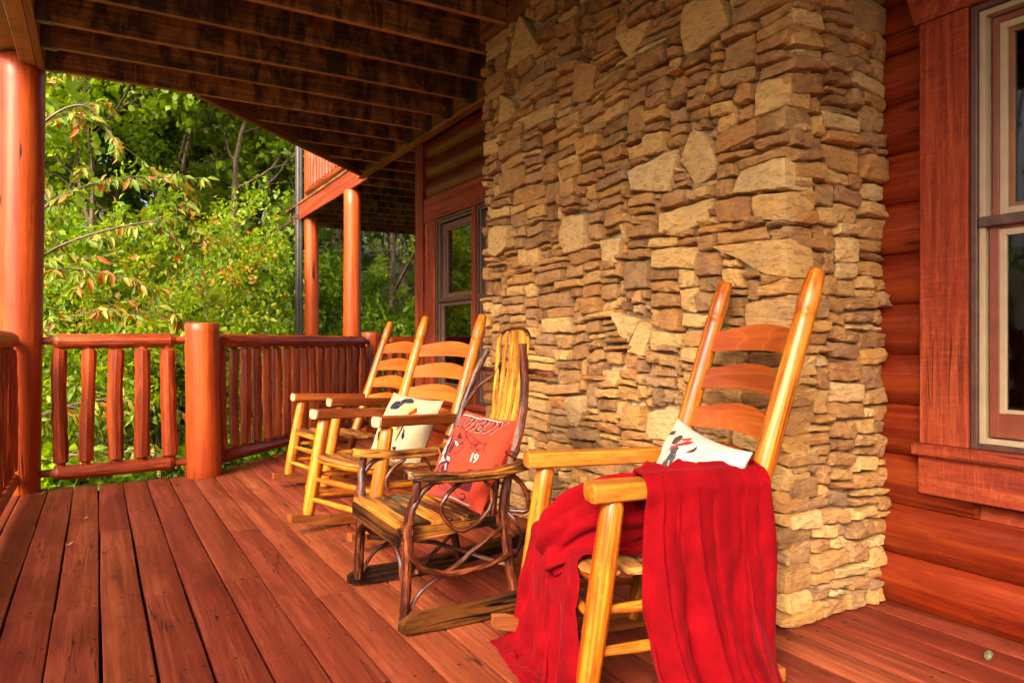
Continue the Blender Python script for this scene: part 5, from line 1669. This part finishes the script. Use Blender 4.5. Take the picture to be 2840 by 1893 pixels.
# ---- shrubs just beyond the railing
shrub(-.35, 8.9, 2.3, 81, 'loose yellow-green shrub behind the left balusters', 'leaf_bright', .08, .55, 15, 8)
shrub(.75, 9.4, 2.5, 82, 'bushy green shrub left of the short post top', 'leaf_bright', .07, .5, 20, 9)
shrub(.95, 11.0, 2.9, 83, 'dense bright green shrub in the middle of the gap', 'leaf_bright', .075, .55, 20, 9)
shrub(1.60, 10.0, 2.2, 84, 'big heart-leaved shrub just left of the downspout', 'leaf_bright', .15, .85, 11, 8, rich=True, rnd=(.1, .75))
shrub(.15, 7.35, .95, 85, 'low leafy shrub seen between the fat balusters', 'leaf_mid', .085, .6, 9, 9, rich=True)
shrub(-.35, 7.1, .9, 86, 'low maple-green shrub by the foot of the left post', 'leaf_bright', .10, .7, 8, 8, rich=True)
shrub(.85, 7.6, 1.0, 87, 'low green shrub behind the short thick post', 'leaf_mid', .08, .55, 10, 9)
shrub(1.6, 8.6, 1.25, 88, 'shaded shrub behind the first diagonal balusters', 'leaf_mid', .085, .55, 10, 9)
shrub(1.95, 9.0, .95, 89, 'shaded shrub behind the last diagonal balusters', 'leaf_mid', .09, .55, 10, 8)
shrub(4.0, 12.4, 2.0, 90, 'rhododendron-like shrub between the two far columns', 'leaf_bright', .14, .4, 10, 8, rich=True, rnd=(.0, .6))
shrub(5.0, 12.2, 1.7, 91, 'pale green shrub right of the far columns', 'leaf_mid', .12, .45, 10, 8, rich=True)
shrub(-.9, 10.5, 2.6, 92, 'tall shrub partly hidden by the left post', 'leaf_mid', .10, .6, 14, 9)
shrub(.2, 11.4, 3.0, 93, 'tall mid-green shrub behind the arching sourwood', 'leaf_mid', .11, .6, 15, 9)
shrub(2.2, 13.2, 2.8, 94, 'green shrub left of the far column, in the shade', 'leaf_mid', .11, .6, 14, 9)
# ---- trees on the slope
T_ = 'trees on the slope behind the porch'
broad_tree(-.2, 13.2, 6.8, 101, 'broadleaf tree with pale heart-shaped leaves above the sourwood', 'leaf_bright', .135, .85, 22, 1.0, .07, rich=True, rnd=(.25, .9), low=.2)
broad_tree(1.2, 14.0, 7.0, 102, 'broadleaf tree with big light leaves under the overhead beam', 'leaf_bright', .13, .85, 22, 1.0, .07, rich=True, rnd=(.25, .9), low=.25)
broad_tree(-1.5, 15.5, 8.0, 103, 'tall leafy tree at the far left behind the post', 'leaf_mid', .16, .75, 20, low=.15)
broad_tree(1.75, 12.3, 5.4, 104, 'crooked bare-limbed tree with brown trunk in mid view', 'leaf_mid', .12, .6, 2, 1.1, .10, (-.1, 0), .35, 6, .7, lv=4, mt='trunk')
broad_tree(.6, 17.0, 8.5, 105, 'tall mid-green tree behind the light-leaved pair', 'leaf_mid', .17, .75, 22, low=.1)
broad_tree(3.0, 18.5, 9.0, 106, 'tall tree behind the pines with sky showing through', 'leaf_mid', .16, .75, 15, low=.15)
broad_tree(-1.0, 20.5, 9.5, 107, 'dark tree high on the slope to the left', 'leaf_mid', .20, .8, 22, low=.08)
broad_tree(2.0, 22.0, 10., 108, 'dark tree high on the slope in the middle', 'leaf_mid', .20, .8, 20, low=.08)
broad_tree(5.0, 22.5, 10., 109, 'dark tree high on the slope, left of the far column', 'leaf_mid', .20, .8, 18, low=.08)
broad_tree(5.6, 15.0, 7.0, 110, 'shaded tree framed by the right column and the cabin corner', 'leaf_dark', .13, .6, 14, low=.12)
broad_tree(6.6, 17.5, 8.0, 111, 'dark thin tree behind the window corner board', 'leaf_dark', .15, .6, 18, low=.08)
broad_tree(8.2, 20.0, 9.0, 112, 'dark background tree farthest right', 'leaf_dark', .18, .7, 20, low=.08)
broad_tree(4.0, 26.0, 11., 113, 'hazy green tree on the ridge', 'leaf_mid', .24, .8, 20, low=.05)
broad_tree(-3.0, 25.0, 11., 114, 'big ridge tree at the far left', 'leaf_mid', .24, .8, 20, low=.05)
broad_tree(.8, 27.0, 11.5, 115, 'big ridge tree in the centre background', 'leaf_mid', .24, .8, 20, low=.05)
broad_tree(8.5, 27.0, 11., 116, 'ridge tree behind the cabin corner', 'leaf_mid', .24, .8, 20, low=.05)

broad_tree(.65, 15.3, 7.6, 141, 'dense yellow-green tree filling the view behind the sourwood limbs', 'leaf_bright', .13, .8, 26, rnd=(.15, .85), low=.1)
broad_tree(2.9, 16.8, 7.6, 142, 'leafy light green tree just left of the downspout top', 'leaf_bright', .14, .8, 24, rnd=(.1, .8), low=.12)
broad_tree(.1, 18.6, 9.5, 143, 'tall light green tree closing the sky gap behind the sourwood', 'leaf_bright', .18, .8, 24, rnd=(.1, .8), low=.06)
broad_tree(1.6, 19.5, 9.5, 144, 'tall light green tree behind the crooked trunk', 'leaf_bright', .18, .8, 24, rnd=(.1, .8), low=.06)
broad_tree(-.6, 16.5, 8.2, 117, 'pale green tree filling the sky gap left of centre', 'leaf_bright', .18, .85, 16, rnd=(0., .8), low=.12)
broad_tree(1.7, 16.0, 8.0, 118, 'yellow-green tree under the corner of the overhead beam', 'leaf_bright', .17, .8, 16, rnd=(.1, .85), low=.15)
broad_tree(3.9, 20.0, 9.5, 119, 'pale tree seen behind the pines left of the downspout', 'leaf_mid', .2, .8, 18, low=.1)
broad_tree(-2.2, 18.0, 9.0, 120, 'light green tree behind the top of the left post', 'leaf_bright', .2, .85, 16, rnd=(0., .7), low=.1)
def pine(x, y, h, seed, label, trunk=.10, whorls=9, lean=(0, 0), per=26, low=.15, L0=1.6, size=.15):
    root = place('pine_tree', x, y, label, 'tree', 'pines on the slope')
    p = Plant(seed)
    n = 14
    path = [np.array((lean[0] * h * (i / n) + .05 * math.sin(i), lean[1] * h * (i / n), h * i / n)) for i in range(n + 1)]
    p.br.append((path, [trunk * (1 - .8 * i / n) for i in range(n + 1)]))
    for k in range(whorls):
        t = low + (1 - low) * k / whorls
        f = t * n; i = min(int(f), n - 1); c = path[i] * (1 - (f - i)) + path[i + 1] * (f - i)
        m = p.r.randint(3, 5)
        for q in range(m):
            a = 2 * math.pi * q / m + k * 1.1 + p.r.uniform(-.3, .3)
            p.grow(c, (math.cos(a), math.sin(a), .12), L0 * (1.15 - .75 * t) * p.r.uniform(.7, 1.15), .022, 2, 3, .8, 6, .12, .4, .42, .15, .35)
    p.wood_mesh('trunk', 'trunk', root, .002)
    p.needles(per, size, 'needle', root)
    return root
pine(2.55, 14.6, 6.5, 121, 'yellow-green pine with soft tufts under the sloping beam', .08, 10, low=.30, L0=1.7)
pine(3.55, 15.6, 8.0, 122, 'pine left of the downspout with open branches', .10, 11, low=.12)
pine(4.38, 14.8, 8.5, 123, 'pine with a thick scaly trunk between the two columns', .16, 10, low=.34, L0=2.0)
pine(6.2, 15.8, 8.0, 124, 'dark pine seen right of the columns above the chair', .07, 11, low=.10, L0=1.8)
pine(5.4, 18.5, 9.0, 125, 'slim pine behind, with a thin straight trunk', .07, 11, low=.15, L0=1.5)
pine(7.3, 18.0, 9.0, 126, 'slim pine closest to the corner board', .06, 11, low=.15, L0=1.5)
# trees across the clearing on the open side, mirrored in the window panes
broad_tree(-13, 1.0, 8.0, 131, 'leafy tree across the clearing, outside the picture to the left', 'leaf_mid', .22, .8, 12, low=.1, lv=3)
broad_tree(-12, 8.0, 8.0, 132, 'second leafy tree across the clearing, outside the picture to the left', 'leaf_mid', .22, .8, 12, low=.1, lv=3)
broad_tree(-15., -6.0, 9.0, 133, 'third leafy tree across the clearing, behind the camera', 'leaf_dark', .22, .8, 12, low=.1, lv=3)

# ---- ground cover below the deck edge
def ground_cover():
    g = np.random.default_rng(5); n = 40000
    x = g.uniform(-5, 12, n); y = 6.2 + 24 * g.random(n) ** 1.4
    keep = ~((x > .7) & (y < x + 5.5)); x, y = x[keep], y[keep]; n = len(x)
    z = np.array([ground_z(a, b) for a, b in zip(x, y)]) + np.abs(g.normal(0, .16, n))
    B = np.stack([x, y, z], 1)
    T = rand_unit(g, n); T[:, 2] *= .4
    N_ = rand_unit(g, n) * .5; N_[:, 2] += .8
    L = g.uniform(.06, .15, n)
    V, F, k = leaf_arrays(B, T, N_, L, L * .65, .3, .3)
    o = mesh_np('ground_cover', V, F, M['leaf_mid'], None, {'rnd': np.repeat(g.random(n), k)})
    tag(o, 'low green undergrowth covering the ground below the deck', 'undergrowth', kind='stuff')
ground_cover()
print('TRIS', sum(len(o.data.polygons) for o in bpy.data.objects if o.type == 'MESH'))
